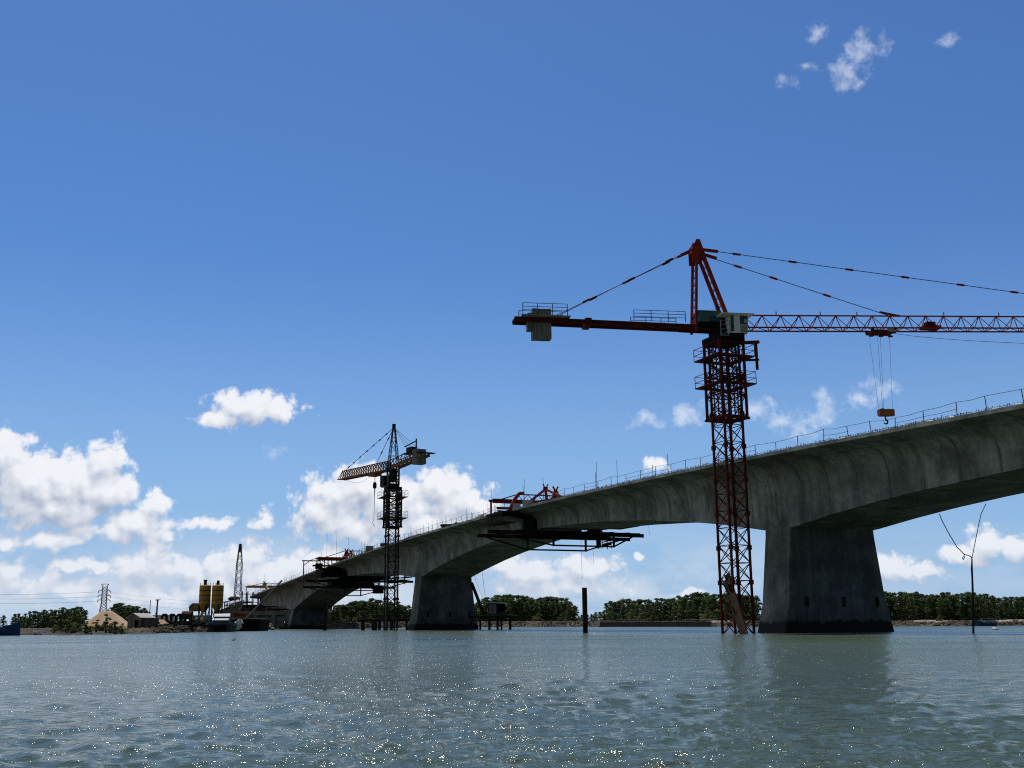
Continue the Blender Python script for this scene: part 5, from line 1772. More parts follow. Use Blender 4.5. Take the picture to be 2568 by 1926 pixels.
# sand heaps
def heap(px, Y, w, h, dep, label, seed):
    x, y, z = site(px, Y)
    rr = np.random.default_rng(seed)
    n, m = 46, 40
    mb = MB()
    vs, fs = [], []
    ph = rr.uniform(0, 6, 4)
    for i in range(m + 1):
        f = i / m
        for k in range(n):
            a = 2 * math.pi * k / n
            r = f * (1 + 0.05 * math.sin(3 * a + ph[0]) + 0.03 * math.sin(7 * a + ph[1]))
            zz = h * (max(0, 1 - f) ** 0.92) * (1 - 0.16 * math.exp(-(f / 0.16) ** 2)) + 0.05 * math.sin(9 * f + 5 * a + ph[2]) * (1 - f)
            vs.append((w / 2 * r * math.cos(a) * (1.0 if math.cos(a) < 0 else 1.08) , dep / 2 * r * math.sin(a), zz - 0.3 * (f > 0.97)))
    for i in range(m):
        for k in range(n):
            fs.append((i * n + k, i * n + (k + 1) % n, (i + 1) * n + (k + 1) % n, (i + 1) * n + k))
    mb.add(vs, fs)
    return single('sand_pile', mb, SAND, label, 'sand', (x, y, z), 0.0, 'sand piles', True)


heap(266, 186, 8.4, 3.45, 9, 'big tan sand pile behind the bushes, in front of the pylon', 1)
heap(402, 197, 3.9, 1.55, 4, 'small low sand pile right of the stone shed', 2)

# shed
x, y, z = site(352, 171)
shed = thing('stone_shed', 'brown stone shed with dark doorway beside the big sand pile', 'shed', (x, y, z), R_(-24))
wl_, dp, hh, rh = 2.5, 3.0, 1.6, 2.15
mb = MB()
mb.loft([[(-wl_ / 2, -dp / 2, -0.5), (wl_ / 2, -dp / 2, -0.5), (wl_ / 2, -dp / 2, hh), (0, -dp / 2, rh), (-wl_ / 2, -dp / 2, hh)], [(-wl_ / 2, dp / 2, -0.5), (wl_ / 2, dp / 2, -0.5), (wl_ / 2, dp / 2, hh), (0, dp / 2, rh), (-wl_ / 2, dp / 2, hh)]])
wl = part('walls', mb, WALLBROWN, shed)
part('doorway', MB().box((0.6, -dp / 2 - 0.01, 0.62), (0.72, 0.03, 1.25)), BLACKS, shed)
part('door_post', MB().box((0.12, -dp / 2 - 0.03, 0.68), (0.14, 0.08, 1.4)), WOOD, shed)
for sg in (-1, 1):
    a, b_ = Vector((0, 0, rh + 0.05)), Vector((sg * (wl_ / 2 + 0.25), 0, hh - 0.1))
    mb = MB().loft([[a + Vector((0, -dp / 2 - .2, 0)), b_ + Vector((0, -dp / 2 - .2, 0)), b_ + Vector((0, -dp / 2 - .2, 0.06)), a + Vector((0, -dp / 2 - .2, 0.06))], [a + Vector((0, dp / 2 + .2, 0)), b_ + Vector((0, dp / 2 + .2, 0)), b_ + Vector((0, dp / 2 + .2, 0.06)), a + Vector((0, dp / 2 + .2, 0.06))]])
    part('roof_slope', mb, TIN, shed)
part('lean_to', MB().box((wl_ / 2 + 0.55, 0.2, 0.5), (1.0, dp * 0.8, 1.9)), material('dark_timber_wall', (0.10, 0.085, 0.07), (0.05, 0.045, 0.04)), shed)

# crawler crane with lattice boom behind the workboat
x, y, z = site(597, 232)
cc = thing('crawler_crane', 'crawler crane with tall pale lattice boom rising between silos and bridge', 'crane', (x, y, z), 0.0)
zt = float(at(603, 1364, 232)[2]) - z
xt = float(at(603, 1364, 232)[0]) - x
xb = float(at(594, 1540, 232)[0]) - x
mb = MB()
nb = 21
for i in range(nb):
    f0, f1 = i / nb, (i + 1) / nb
    w0 = np.interp(f0, [0, 0.12, 0.72, 1], [0.35, 0.62, 0.52, 0.18])
    w1 = np.interp(f1, [0, 0.12, 0.72, 1], [0.35, 0.62, 0.52, 0.18])
    def q(f, w, i_, j_):
        return (xb + (xt - xb) * f + w * i_, w * j_, 1.2 + (zt - 1.2) * f)
    for i_, j_ in ((-1, -1), (1, -1), (1, 1), (-1, 1)):
        mb.beam(q(f0, w0, i_, j_), q(f1, w1, i_, j_), 0.11)
    for (a, b_) in (((-1, -1), (1, -1)), ((1, -1), (1, 1)), ((1, 1), (-1, 1)), ((-1, 1), (-1, -1))):
        if i % 2:
            a, b_ = b_, a
        mb.beam(q(f0, w0, *a), q(f1, w1, *b_), 0.07)
    mb.beam(q(f0, w0, -1, -1), q(f0, w0, 1, -1), 0.06)
boom = part('boom', mb, material('pale_boom', (0.22, 0.20, 0.17), (0.13, 0.12, 0.10)), cc)
part('boom_head', MB().box((xt, 0, zt - 0.9), (0.42, 0.5, 1.6)).lathe((xt, 0, zt - 0.15), [(0.05, -.3), (0.24, -.1), (0.2, 0.2)], 8), material('teal_head', (0.03, 0.06, 0.07)), boom)
part('hoist_line', MB().tube([(xt - 0.15, -0.4, zt - 0.4), (xt - 1.15, -0.4, 1.8)], 0.03, 4), CABLE, boom)
mb = MB().box((0.3, 0.5, 1.35), (2.6, 2.4, 1.3)).box((0.3, 1.9, 1.35), (2.4, 0.7, 1.5))
body = part('machine_house', mb, RUST, cc)
part('cab', MB().box((-0.8, -0.9, 1.45), (0.9, 0.9, 1.5)), RUST, body)
for sx in (-1.1, 1.4):
    part('crawler_track', MB().loft([[(sx + dx, -2.2, -0.1), (sx + dx, -2.5, 0.25), (sx + dx, -2.2, 0.6), (sx + dx, 2.4, 0.6), (sx + dx, 2.7, 0.25), (sx + dx, 2.4, -0.1)] for dx in (-0.3, 0.3)]), BLACKS, cc)
gr = MB()
for k in range(9):
    gr.beam((-0.9 + k * 0.32, -2.8, 0.0), (-0.7 + k * 0.32, -2.8, 1.5 - 0.1 * (k % 3)), 0.11)
gr.beam((-1.2, -2.8, 0.25), (2.0, -2.8, 0.45), 0.14).beam((-1.2, -2.8, 1.05), (2.0, -2.8, 1.15), 0.1)
part('gantry_rack', gr, material('yellow_rack', (0.34, 0.24, 0.10), (0.18, 0.12, 0.06)), cc)

# approach viaduct: beams and columns continuing the bridge on to land
av = thing('approach_viaduct', 'grey concrete approach beams and columns behind the yellow traveller', 'viaduct', tuple(bw(0, 284, 0)), TH)
mb = MB()
s0_, s1_ = 9.0, 70
mb.loft([[(t, s0_, 8.2 + dz) for t, dz in ((-4, 0), (14, 0), (14, -1.5), (-4, -1.5))], [(t, s1_, 6.9 + dz) for t, dz in ((-4, 0), (14, 0), (14, -1.5), (-4, -1.5))]])
part('deck_beam', mb, CONC_SITE, av)
for k in range(4):
    for t in (-3.0, 5, 12.6):
        part('column', MB().box((t, 10 + 19 * k, 3.2), (1.6, 1.6, 7.4)), CONC_SITE, av)
gx = at(655, 1533, 292)
gd = thing('precast_girder', 'long grey precast girder lying level below the smallest bridge section', 'girder', (float(gx[0]), 292, 0), 0.02)
zt_, zb_ = float(at(655, 1532, 292)[2]), float(at(655, 1543, 292)[2])
part('upper_girder', MB().box((0, 0, (zt_ + zb_) / 2), (13.5, 1.4, zt_ - zb_)), CONC_SITE, gd)
part('lower_girder', MB().box((0.6, 0.6, zb_ - 0.9), (13.0, 1.4, 1.1)).box((0, 0.8, zb_ - 2.2), (12.0, 1.0, 1.6)).box((0.2, 0.9, zb_ - 0.6), (12.4, 0.6, 2.2)), CONC_SITE, gd)
for xx in (-6.2, -1.5, 3.4):
    part('support', MB().box((xx, 0.4, (zb_ - 1.2) / 2), (1.0, 1.6, zb_ + 1.2)), CONC_SITE, gd)
part('top_beam', MB().ibeam((-5.6, 0, zt_ + 0.35), (3.0, 0, zt_ + 0.35), 0.4, 0.5, 0.06), RUST, gd)
mb = MB()
for k in range(4):
    mb.box((-5 + 2.4 * k, -0.3, zt_ + 0.2), (0.9, 0.7, 1.0 + 0.3 * (k % 2)))
part('bracket', mb, STEEL, gd)

# conveyor with tin covers behind the crawler crane
x, y, z = site(585, 238)
cv = thing('conveyor', 'dark covered conveyor with lumpy roof behind the pale lattice boom', 'conveyor', (x, y, z), 0.0)
L_ = lambda px, py: Vector(at(px, py, 238)) - Vector((x, y, z))
part('roof_sheet', MB().loft([[L_(556, 1510), L_(575, 1506), L_(575, 1508), L_(556, 1512)], [p + Vector((0, 2.5, 0.1)) for p in (L_(556, 1510), L_(575, 1506), L_(575, 1508), L_(556, 1512))]]), STEEL, cv)
part('roof_sheet', MB().loft([[L_(578, 1514), L_(606, 1506), L_(606, 1508.5), L_(578, 1516)], [p + Vector((0, 2.5, 0.1)) for p in (L_(578, 1514), L_(606, 1506), L_(606, 1508.5), L_(578, 1516))]]), GALV, cv)
part('cover', MB().lump((L_(584, 1501) + L_(584, 1501)) / 2, (1.05, 0.9, 0.5), 9, 6, 0.2).lump(L_(593, 1500), (0.7, 0.9, 0.4), 9, 7, 0.2), STEEL, cv)
mb = MB()
for px in (563, 567, 571, 575, 579):
    mb.beam(L_(px, 1511), L_(px, 1528), 0.16)
mb.beam(L_(562, 1519), L_(580, 1518), 0.2).beam(L_(562, 1527), L_(580, 1527), 0.2)
part('frame', mb, STEEL, cv)
mb = MB().loft([[L_(551, 1531), L_(600, 1510), L_(600, 1527), L_(551, 1545)], [p + Vector((0, 2.2, 0)) for p in (L_(551, 1531), L_(600, 1510), L_(600, 1527), L_(551, 1545))]])
part('gallery', mb, CONC_SITE, cv)
part('column', MB().box(tuple((L_(582, 1523) + L_(582, 1555)) / 2 + Vector((0, -0.3, 0))), (0.75, 0.8, 3.9)), CONC_SITE, cv)

# bank clutter by the barge: pale blocks, rubble heap
x, y, z = site(668, 262)
hp = MB()
for i in range(60):
    f = random.random()
    hp.lump((random.uniform(-3.2, 3.2) * (1 - 0.4 * f), random.uniform(-1.5, 1.5), f * 1.4), (random.uniform(.2, .6), .35, .22), 6, i)
single('rubble_heap', hp, material('pale_rubble_mix', (0.50, 0.45, 0.36), (0.16, 0.14, 0.11), 0.9, 0, 0.9), 'pale heap of broken concrete between the barge and the farthest pier', 'rubble', (x, 258, 0.3))
q = at(661, 1565, 256)
single('concrete_block', MB().box((0, 0, 0.8), (1.0, 1.0, 1.6)).box((0, 0, 1.64), (1.15, 1.15, 0.1)), CONC_EDGE, 'taller pale block with a white lid on the rubble heap', 'block', (float(q[0]), 256, float(q[2]) - 0.4))
q = at(651, 1566, 255)
single('concrete_block', MB().box((0, 0, 0.4), (0.95, 1.0, 0.9)).box((0.1, -0.52, 0.5), (0.5, 0.06, 0.4)), CONC_EDGE, 'lower pale block beside the lidded block by the barge', 'block', (float(q[0]), 255, float(q[2]) - 0.2))
# timber litter right of the farthest pier
x, y, z = site(862, 318)
lt = MB()
for i in range(42):
    a = Vector((random.uniform(-3.5, 3.8), random.uniform(-1.5, 1.5), random.uniform(0.1, 1.5)))
    lt.beam(a, a + Vector((random.uniform(-2.2, 2.2), random.uniform(-.8, .8), random.uniform(-.5, .5))), 0.14)
single('timber_pile', lt, WOOD, 'jumbled pale timber pile on the bank right of the farthest pier', 'timber', (x - 1.0, 304, 0.9))
# debris on the left bank
for i, (px, Y, lab) in enumerate(((415, 178, 'twisted dark scrap heap in front of the small sand pile'), (470, 186, 'low dark scrap heap on the bank below the rusty tank'), (510, 190, 'dark scrap heap on the bank next to the moored workboat'))):
    x, y, z = site(px, Y)
    db = MB()
    for k in range(26):
        a = Vector((random.uniform(-1.6, 1.6), random.uniform(-.8, .8), random.uniform(-0.1, 0.7)))
        db.beam(a, a + Vector((random.uniform(-1.2, 1.2), random.uniform(-.5, .5), random.uniform(-.4, .6))), random.uniform(.06, .2))
    for k in range(7):
        db.lump((random.uniform(-1.5, 1.5), random.uniform(-.5, .5), random.uniform(0, .4)), (0.5, 0.4, 0.3), 6, k)
    single('scrap_heap', db, DARKWOOD, lab, 'scrap', (x, y, z))
x, y, z = site(113, 153)
single('upturned_dinghy', MB().loft([[(-0.9 + 0.3 * i, -w, 0.0), (-0.9 + 0.3 * i, -w * .6, h_), (-0.9 + 0.3 * i, w * .6, h_), (-0.9 + 0.3 * i, w, 0.0)] for i, (w, h_) in enumerate(((.2, .1), (.32, .22), (.38, .28), (.38, .3), (.34, .28), (.25, .2), (.08, .08)))]), WHITE, 'small white upturned dinghy on the mud at left', 'dinghy', (x, 151.5, WL + 0.35), 0.4)


# ------------------------------------------------------------------ pylon, lines, poles
PYY = 430.0
px0 = at(259, 1530, PYY)
zp = float(at(260, 1470, PYY)[2])
pyl = thing('power_pylon', 'grey steel lattice power pylon rising behind the big sand pile', 'pylon', (float(px0[0]), PYY, 1.5), 0.5)
H = zp - 1.5
mb = MB()
def pw(f):
    return float(np.interp(f, [0, 0.55, 1], [2.0, 0.92, 0.85]))
n = 14
for i in range(n):
    f0, f1 = i / n, (i + 1) / n
    for k in range(4):
        c = ((-1, -1), (1, -1), (1, 1), (-1, 1))
        a, b_ = c[k], c[(k + 1) % 4]
        p = lambda f, u_: (u_[0] * pw(f), u_[1] * pw(f), H * f)
        mb.beam(p(f0, a), p(f1, a), 0.17)
        mb.beam(p(f0, a), p(f1, b_), 0.085).beam(p(f0, b_), p(f1, a), 0.085).beam(p(f0, a), p(f0, b_), 0.085)
part('tower', mb, GALV, pyl)
arms = []
for y_px in (1482.5, 1494, 1505.5):
    za = float(at(260, y_px, PYY)[2]) - 1.5
    arms.append(za)
    mb = MB()
    for sg in (-1, 1):
        for yy in (-0.6, 0.6):
            mb.beam((sg * 0.8, yy, za + 0.25), (sg * 2.3, 0, za), 0.16)
        mb.beam((sg * 0.8, 0, za + 1.0), (sg * 2.3, 0, za), 0.12)
        mb.tube([(sg * 2.3, 0, za), (sg * 2.3, 0, za - 0.9)], 0.13, 6)
    part('cross_arm', mb, STEEL, pyl)
part('top_frame', MB().beam((-1.3, -.8, H + 0.8), (1.3, -.8, H + 0.8), 0.16).beam((-1.3, .8, H + 0.8), (1.3, .8, H + 0.8), 0.16).beam((-.85, -.8, H), (-1.3, -.8, H + .8), 0.14).beam((.85, -.8, H), (1.3, -.8, H + .8), 0.14).beam((-.85, .8, H), (-1.3, .8, H + .8), 0.14).beam((.85, .8, H), (1.3, .8, H + .8), 0.14), GALV, pyl)
lines = [((253, 1484), (120, 1489.5), (-10, 1490.5)), ((253, 1495.5), (120, 1501), (-10, 1502)), ((252, 1507), (120, 1512.3), (-10, 1513.2))]
names = ('top', 'middle', 'bottom')
for nm, l in zip(names, lines):
    pts = [Vector(at(x, y, Y)) for (x, y), Y in zip(l, (PYY, 400, 370))]
    fine = []
    for i in range(13):
        f = i / 12
        p = pts[0] * ((1 - f) * (1 - 2 * f)) + pts[1] * (4 * f * (1 - f)) + pts[2] * (f * (2 * f - 1))
        fine.append(p - pts[0])
    fine.append(fine[-1] + (fine[-1] - fine[-2]) * 4)
    single('power_line', MB().tube(fine, 0.035, 4), CABLE, f'{nm} power line running from the pylon out to the left', 'cable', tuple(pts[0]), 0, 'power lines')
for nm, l in zip(names, [((268, 1482.5), (365, 1497), (494, 1508.5)), ((268, 1494), (365, 1508), (490, 1517)), ((268, 1506), (365, 1519.5), (490, 1528.5))]):
    pts = [Vector(at(x, y, Y)) for (x, y), Y in zip(l, (PYY, 470, 520))]
    fine = []
    for i in range(13):
        f = i / 12
        p = pts[0] * ((1 - f) * (1 - 2 * f)) + pts[1] * (4 * f * (1 - f)) + pts[2] * (f * (2 * f - 1))
        fine.append(p - pts[0])
    fine.append(fine[-1] + (fine[-1] - fine[-2]) * 2)
    single('power_line', MB().tube(fine, 0.025, 4), GALV, f'{nm} faint power line from the pylon behind the silos', 'cable', tuple(pts[0]), 0, 'power lines')

x, y, z = site(391, 205)
pole_ = thing('utility_pole', 'dark utility pole with a crossarm right of the stone shed', 'pole', (x, y, z))
H = float(at(393, 1503, 205)[2]) - z
part('post', MB().tube([(0, 0, -1), (0.0, 0, H)], [0.17, 0.12], 8), DARKWOOD, pole_)
part('crossarm', MB().beam((-0.52, 0, H - 0.12), (0.52, 0, H - 0.08), 0.13).beam((-0.3, 0, H - 0.1), (0, 0, H - 0.5), 0.06).beam((0.3, 0, H - 0.1), (0, 0, H - 0.5), 0.06), DARKWOOD, pole_)
part('stay_wire', MB().tube([(-0.14, -0.1, 0.3), (-0.16, -0.1, H * 0.75)], 0.03, 4).box((-0.2, -0.1, H * 0.48), (0.2, 0.15, 0.2)), STEEL, pole_)
x, y, z = site(373, 205)
H = float(at(373, 1504, 205)[2]) - z
single('thin_pole', MB().tube([(0, 0, -1), (0, 0, H)], [0.08, 0.06], 6), DARKWOOD, 'thin bare pole standing left of the utility pole with crossarm', 'pole', (x, y, z))


# ------------------------------------------------------------------ trees and bushes
def leaf_material(name, c1, c2, c3):
    mt = bpy.data.materials.new(name)
    mt.use_nodes = True
    t = mt.node_tree
    g = G(t)
    b = t.nodes['Principled BSDF']
    co = g.n('ShaderNodeTexCoord', out=None).outputs['Object']
    rnd = g.n('ShaderNodeObjectInfo', out=None).outputs['Random']
    f = g.sstep(g.noise(co, 5.0, 4, 0.6), 0.35, 0.65)
    col = g.mix(f, c2, c1)
    col = g.mix(g.sstep(rnd, 0.45, 1.0, 0.0, 0.7), col, c3)
    t.links.new(col, b.inputs['Base Color'])
    b.inputs['Roughness'].default_value = 0.55
    b.inputs['Specular IOR Level'].default_value = 0.25
    tr = g.n('ShaderNodeBsdfTranslucent', {'Color': g.mix(0.5, col, (0.10, 0.13, 0.03))})
    mx = g.n('ShaderNodeMixShader', [0.35, b.outputs[0], tr])
    t.links.new(mx, t.nodes['Material Output'].inputs[0])
    return mt


LEAF = leaf_material('mangrove_leaves', (0.125, 0.182, 0.054), (0.066, 0.108, 0.033), (0.175, 0.21, 0.07))
LEAF_PALE = leaf_material('pale_leaves', (0.23, 0.24, 0.08), (0.13, 0.15, 0.052), (0.28, 0.25, 0.10))
LEAF_BUSH = leaf_material('bush_leaves', (0.17, 0.215, 0.060), (0.085, 0.120, 0.034), (0.20, 0.21, 0.075))
BARK = material('bark', (0.16, 0.13, 0.10), (0.07, 0.06, 0.05), 0.95, 0, 3.0)


def crown_mesh(name, seed, n_clump, per, wid, z0, leaf, mt, style='round'):
    rr = np.random.default_rng(seed)
    vs, fs = [], []
    cl = []
    while len(cl) < n_clump:
        p = rr.uniform(-1, 1, 3)
        if np.hypot(p[0], p[1]) > 1:
            continue
        h = (p[2] + 1) / 2
        if style == 'cone':
            w = wid * (1.02 - h) ** 0.7
        elif style == 'column':
            w = wid * float(np.interp(h, [0, 0.3, 0.7, 1.0], [0.9, 1.0, 0.65, 0.12]))
        else:
            w = wid * float(np.interp(h, [0, 0.15, 0.45, 0.75, 1.0], [0.95, 1.0, 0.95, 0.58, 0.10]))
        z = z0 + (1 - z0) * (h ** 0.95)
        if style == 'bush':
            z = z0 + (1 - z0) * h * (0.55 + 0.45 * rr.uniform())
        cl.append((p[0] * w * 0.8, p[1] * w * 0.8, min(z, 0.95), rr.uniform(0.05, 0.13) * (wid / 0.42) ** 0.5))
    cl.append((0.03, 0.0, 0.93, 0.07))
    for (x, y, z, r) in cl:
        d = rr.normal(size=(per, 3))
        d /= np.linalg.norm(d, axis=1)[:, None]
        d[:, 2] = np.abs(d[:, 2]) * 0.9 - 0.28
        rad = r * rr.uniform(0.55, 1.15, per)
        for k in range(per):
            c = np.array([x, y, z]) + d[k] * rad[k] * np.array([1.1, 1.1, 0.8])
            if c[2] > 1.0:
                c[2] = 1.0
            if c[2] < 0.01:
                c[2] = 0.01
            nrm = d[k] + rr.normal(0, 0.7, 3)
            nrm /= np.linalg.norm(nrm)
            a = np.cross(nrm, rr.normal(size=3))
            a /= np.linalg.norm(a)
            b = np.cross(nrm, a)
            s = leaf * rr.uniform(0.6, 1.35)
            o = len(vs)
            vs += [tuple(c + a * s), tuple(c + b * s * 0.55), tuple(c - a * s), tuple(c - b * s * 0.55)]
            fs.append((o, o + 1, o + 2, o + 3))
    me = bpy.data.meshes.new(name)
    me.from_pydata(vs, [], fs)
    me.materials.append(mt)
    return me, cl


def trunk_mesh(name, seed, cl, r0, multi=False):
    rr = random.Random(seed)
    mb = MB()
    stems = [(0, 0)] if not multi else [(0, 0), (0.06, 0.03), (-0.05, 0.04)]
    for (sx, sy) in stems:
        mb.tube([(sx, sy, -0.06), (sx * 1.4 + 0.01, sy, 0.3), (sx * 1.7 - 0.01, sy + .01, 0.62), (sx * 2, sy, 0.86)], [r0, r0 * 0.8, r0 * 0.5, r0 * 0.15], 6)
    for c in cl[::2]:
        zb = max(0.08, c[2] - 0.30)
        mb.tube([(0, 0, zb), (c[0] * 0.5, c[1] * 0.5, (zb + c[2]) / 2 - 0.02), (c[0], c[1], c[2])], [r0 * 0.42, r0 * 0.3, r0 * 0.1], 5)
    return mesh(name, mb, BARK)


PROTO = {}
for key, (nv, ncl, per, wid, z0, leaf, mt, style, r0, multi) in {
        'mangrove': (5, 72, 32, 0.36, -0.02, 0.030, LEAF, 'round', 0.022, True),
        'slender': (4, 54, 32, 0.28, 0.0, 0.029, LEAF, 'column', 0.018, False),
        'bush': (3, 30, 46, 0.75, 0.05, 0.05, LEAF_BUSH, 'bush', 0.03, True),
        'pale': (2, 30, 44, 0.62, 0.06, 0.042, LEAF_PALE, 'bush', 0.026, True)}.items():
    PROTO[key] = []
    for i in range(nv):
        me, cl = crown_mesh('crown', 100 + i * 7 + len(key), ncl, per, wid, z0, leaf, mt, style)
        PROTO[key].append((me, trunk_mesh('trunk', i, cl, r0, multi)))


def plant(name, key, px, ptop, Y, label, cat, group, wide=1.0, zb=None):
    base = at(px, 1575, Y)
    z = gz(px, Y) if zb is None else zb
    H = float(at(px, ptop, Y)[2]) - z
    if H < 0.5:
        return
    me, tm = random.choice(PROTO[key])
    root = thing(name, label, cat, (float(base[0]), Y, z - 0.05), random.uniform(0, 6.28), group)
    root.scale = (H * wide, H * wide, H)
    link('crown', me, root)
    link('trunk', tm, root)


def row(prof, Y0, Y1, step, key, name, label, group, rows=2, wide=1.0, drop=0.0):
    xs = [p[0] for p in prof]
    ys = [p[1] for p in prof]
    step *= 0.82 if key == 'mangrove' else 1.0
    for r in range(rows):
        x = xs[0] + step * 0.5 * (r % 2)
        while x <= xs[-1]:
            f = (x - xs[0]) / max(1, xs[-1] - xs[0])
            Y = Y0 + (Y1 - Y0) * f + r * 9 + random.uniform(-2, 2)
            top = np.interp(x, xs, ys) + random.uniform(-2.5, 5.5) + (0 if r else drop + random.uniform(0, 10))
            k = key if key != 'mangrove' or random.random() < 0.6 else 'slender'
            plant(name, k, x, float(top) - (2.0 if k != key else 0), Y, label, 'tree', group, wide * random.uniform(0.85, 1.2) * (1.15 if k != key else 1))
            x += step * random.uniform(0.75, 1.25)


row([(-14, 1534), (25, 1534)], 205, 205, 22, 'mangrove', 'mangrove_tree', 'grey-green tree behind the dark blue boat at the left edge', 'trees behind the left boat', 1)
row([(30, 1540), (60, 1539), (72, 1533), (100, 1530), (118, 1528), (145, 1526), (160, 1524), (182, 1521), (198, 1522), (214, 1531)], 225, 235, 9, 'slender', 'slender_tree', 'slender dark tree in the row behind the left bank, left of the sand pile', 'slender trees left of the sand pile', 2, 1.0, 2)
row([(262, 1530), (272, 1522), (285, 1516), (300, 1513), (318, 1514), (335, 1516), (350, 1523), (366, 1527), (378, 1536)], 290, 290, 10, 'slender', 'slender_tree', 'dark tree in the clump behind the sand pile, right of the pylon', 'trees between pylon and utility pole', 2, 1.15, 2)
row([(404, 1548), (420, 1541), (440, 1540), (460, 1543)], 300, 300, 12, 'mangrove', 'mangrove_tree', 'distant dark tree showing just above the white site wall', 'trees behind the white wall', 1)
row([(822, 1524), (848, 1513), (877, 1510), (921, 1502), (939, 1502), (966, 1506), (1002, 1512), (1022, 1520), (1045, 1530)], 345, 365, 13, 'mangrove', 'mangrove_tree', 'dark green mangrove tree in the clump between the farthest and middle piers', 'mangroves between the left piers', 2, 1.05, 3)
row([(1186, 1512), (1200, 1505), (1215, 1500), (1250, 1493), (1290, 1492), (1330, 1498), (1360, 1501), (1390, 1497), (1410, 1496), (1430, 1505), (1444, 1520)], 385, 375, 13, 'mangrove', 'mangrove_tree', 'dark green mangrove tree in the clump behind the jetty hut', 'mangroves behind the jetty hut', 2, 1.0, 4)
row([(1452, 1536), (1470, 1534), (1488, 1529), (1506, 1531)], 440, 440, 11, 'mangrove', 'mangrove_tree', 'small distant tree in the gap behind the lone steel pile', 'trees behind the lone pile', 1)
row([(1516, 1515), (1528, 1508), (1545, 1504), (1560, 1503), (1600, 1502), (1640, 1504), (1680, 1499), (1730, 1489), (1765, 1487), (1800, 1491), (1850, 1489), (1905, 1491)], 345, 270, 14, 'mangrove', 'mangrove_tree', 'dark mangrove tree in the long row between lone pile and nearest pier', 'mangroves behind the red crane', 2, 1.0, 4)
row([(2205, 1484), (2235, 1483), (2250, 1482), (2300, 1484), (2330, 1488), (2390, 1486), (2440, 1484), (2480, 1490), (2500, 1496), (2530, 1498), (2568, 1494), (2640, 1490)], 232, 222, 17, 'mangrove', 'mangrove_tree', 'dark mangrove tree in the row right of the nearest pier', 'mangroves right of the nearest pier', 2, 0.92, 5)

# shrubs that stand out
for px, top, Y, key, wide, lab in (
        (1350, 1532, 368, 'pale', 1.2, 'olive shrub at the foot of the mangroves, left of the lone pile'),
        (1410, 1537, 362, 'pale', 1.2, 'olive shrub at the foot of the mangroves, nearest the lone pile'),
        (1462, 1541, 350, 'pale', 1.3, 'pale grey-green shrub directly left of the lone pile'),
        (1490, 1539, 345, 'pale', 1.3, 'pale grey-green shrub directly right of the lone pile'),
        (1585, 1530, 322, 'pale', 1.1, 'pale shrub before the mangroves right of the lone pile'),
        (1612, 1534, 318, 'pale', 1.2, 'low pale shrub before the mangroves, second right of the lone pile'),
        (1640, 1531, 312, 'bush', 0.8, 'narrow green shrub before the mangroves midway to the red crane'),
        (1776, 1522, 268, 'pale', 1.15, 'big pale round shrub on the bank left of the red crane mast'),
        (1893, 1528, 252, 'bush', 0.9, 'bright green shrub between the red crane mast and nearest pier'),
        (2358, 1540, 212, 'bush', 0.95, 'green bush on the bank right of the nearest pier'),
        (848, 1546, 312, 'pale', 1.2, 'pale bush beside the timber pile right of the farthest pier'),
        (868, 1542, 316, 'bush', 1.1, 'green bush behind the timber pile, near the farthest pier'),
        (898, 1536, 308, 'pale', 1.15, 'yellow-green bush on the bank left of the low jetty'),
        (928, 1542, 306, 'bush', 1.2, 'yellow-green bush behind the left end of the low jetty'),
        (150, 1552, 154, 'bush', 1.17, 'leftmost big green bush on the left bank'),
        (172, 1547, 155, 'bush', 1.04, 'green bush on the left bank, second from the left'),
        (197, 1540, 155.5, 'bush', 0.98, 'tallest dark bush left of the big sand pile'),
        (216, 1557, 154, 'bush', 1.04, 'low bush at the left foot of the sand pile'),
        (242, 1554, 154.5, 'bush', 1.10, 'low green bush before the middle of the sand pile'),
        (266, 1540, 155, 'bush', 0.72, 'upright dark bush standing before the big sand pile'),
        (287, 1558, 155, 'bush', 1.04, 'small bush before the right foot of the sand pile'),
        (306, 1563, 155, 'bush', 0.9, 'smallest bush beside the stone shed wall'),
        (135, 1572, 153.5, 'bush', 1.3, 'low spreading bush at the left end of the bushes'),
        (226, 1570, 153.5, 'bush', 1.4, 'low spreading bush on the mud below the sand pile'),
        (186, 1567, 153.5, 'bush', 1.4, 'low spreading bush on the mud below the tallest dark bush'),
        (422, 1566, 175, 'bush', 1.0, 'scruffy bush beside the twisted dark scrap heap'),
        (378, 1568, 168, 'bush', 0.9, 'scruffy bush at the foot of the stone shed lean-to'),
        (466, 1562, 188, 'pale', 0.8, 'dry pale bush below the rusty tank')):
    plant('shrub', key, px, top, Y, lab, 'bush', 'shrubs on the river banks', wide)

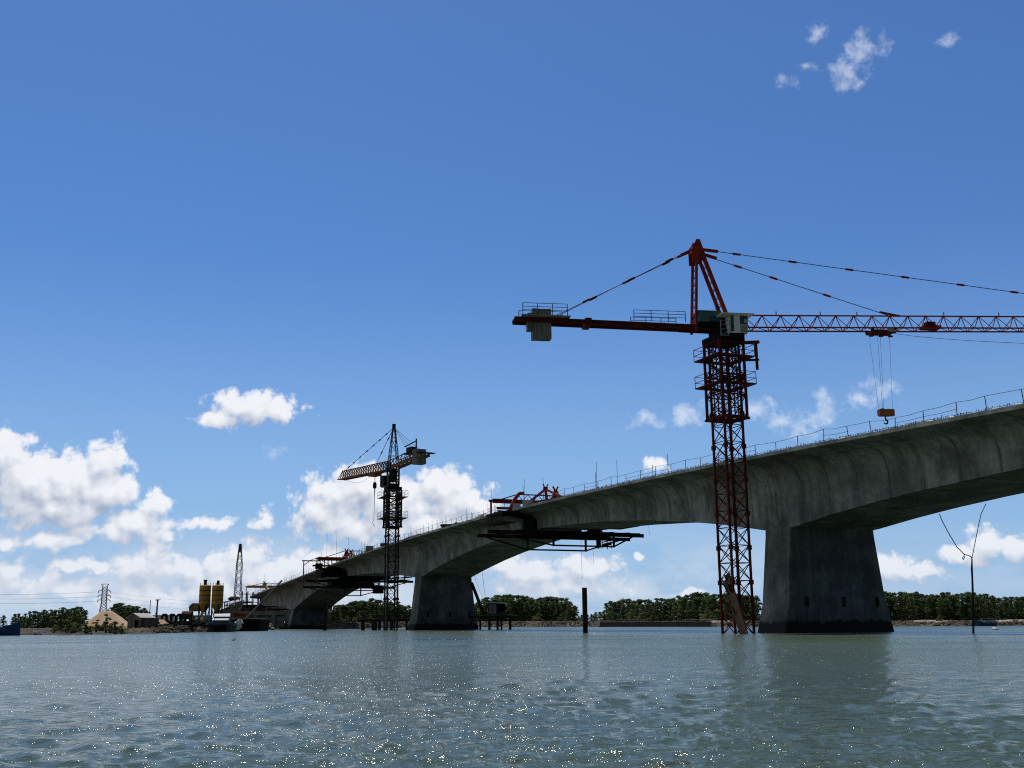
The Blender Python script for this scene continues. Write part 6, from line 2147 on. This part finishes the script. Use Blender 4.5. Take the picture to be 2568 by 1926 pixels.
# fish-pen fence along the right bank, and stakes
fe = thing('bamboo_fence', 'dark bamboo pen fence along the water between lone pile and red crane', 'fence', (float(at(1640, 1570, 290)[0]), 290, WL))
mb = MB()
mp = MB()
prev = None
rr = random.Random(3)
for i in range(46):
    px = 1505 + i * 6.2
    Y = float(np.interp(px, [1500, 1650, 1800], [300, 272, 245])) - 1.2
    p = Vector((float(at(px, 1570, Y)[0]) - fe.location[0], Y - 290, 0))
    mp.beam(p + Vector((0, 0, -1)), p + Vector((rr.uniform(-.1, .1), 0, rr.uniform(1.3, 2.1))), 0.07)
    if prev:
        for h in (0.5, 1.0, 1.35):
            mb.beam(prev + Vector((0, 0, h)), p + Vector((0, 0, h)), 0.05)
        mb.add([prev + Vector((0, .02, -.2)), p + Vector((0, .02, -.2)), p + Vector((0, .02, 1.2)), prev + Vector((0, .02, 1.2))], [(0, 1, 2, 3)])
    prev = p
part('netting', mb, material('dark_net', (0.07, 0.055, 0.042), (0.035, 0.03, 0.025), 0.95, 0, 2.5), fe)
part('stakes', mp, DARKWOOD, fe)
mb = MB()
for k in range(5):
    mb.box((k * 2.4 - 5, 0, 0.1 + 0.04 * k), (3.2, 0.7, 0.1), rr.uniform(-.1, .1))
q = at(1560, 1556, 300)
single('drying_platform', mb, WHITE, 'pale plank walkway on the bank right of the lone pile', 'planks', (float(q[0]), 300, gz(1560, 300) + 0.25))
q = at(1742, 1553, 262)
mb = MB()
for k in range(4):
    mb.box((k * 2.2 - 3.6, 0, 0.1 + 0.05 * k), (2.9, 0.8, 0.1), rr.uniform(-.1, .1))
mb.beam((2, -0.3, 0.2), (5.5, -1.0, 0.4), 0.1)
single('drying_platform', mb, WHITE, 'pale plank walkway on the bank directly left of the red crane mast', 'planks', (float(q[0]), 262, gz(1742, 262) + 0.35))
for px, top, Y, lab in ((1430, 1535, 372, 'bare stake on the bank left of the lone pile'), (1552, 1534, 318, 'pale bare stake on the bank right of the lone pile'), (1700, 1537, 285, 'tall bare stake on the bank left of the big pale shrub'), (2176, 1500, 234, 'thin stake hidden by the nearest pier')):
    if px == 2176:
        continue
    z = gz(px, Y)
    H = float(at(px, top, Y)[2]) - z
    single('stake', MB().tube([(0, 0, -0.4), (0.05, 0, H)], 0.06, 5), WOOD, lab, 'stake', (float(at(px, 1570, Y)[0]), Y, z), 0, 'bare stakes on the far bank')
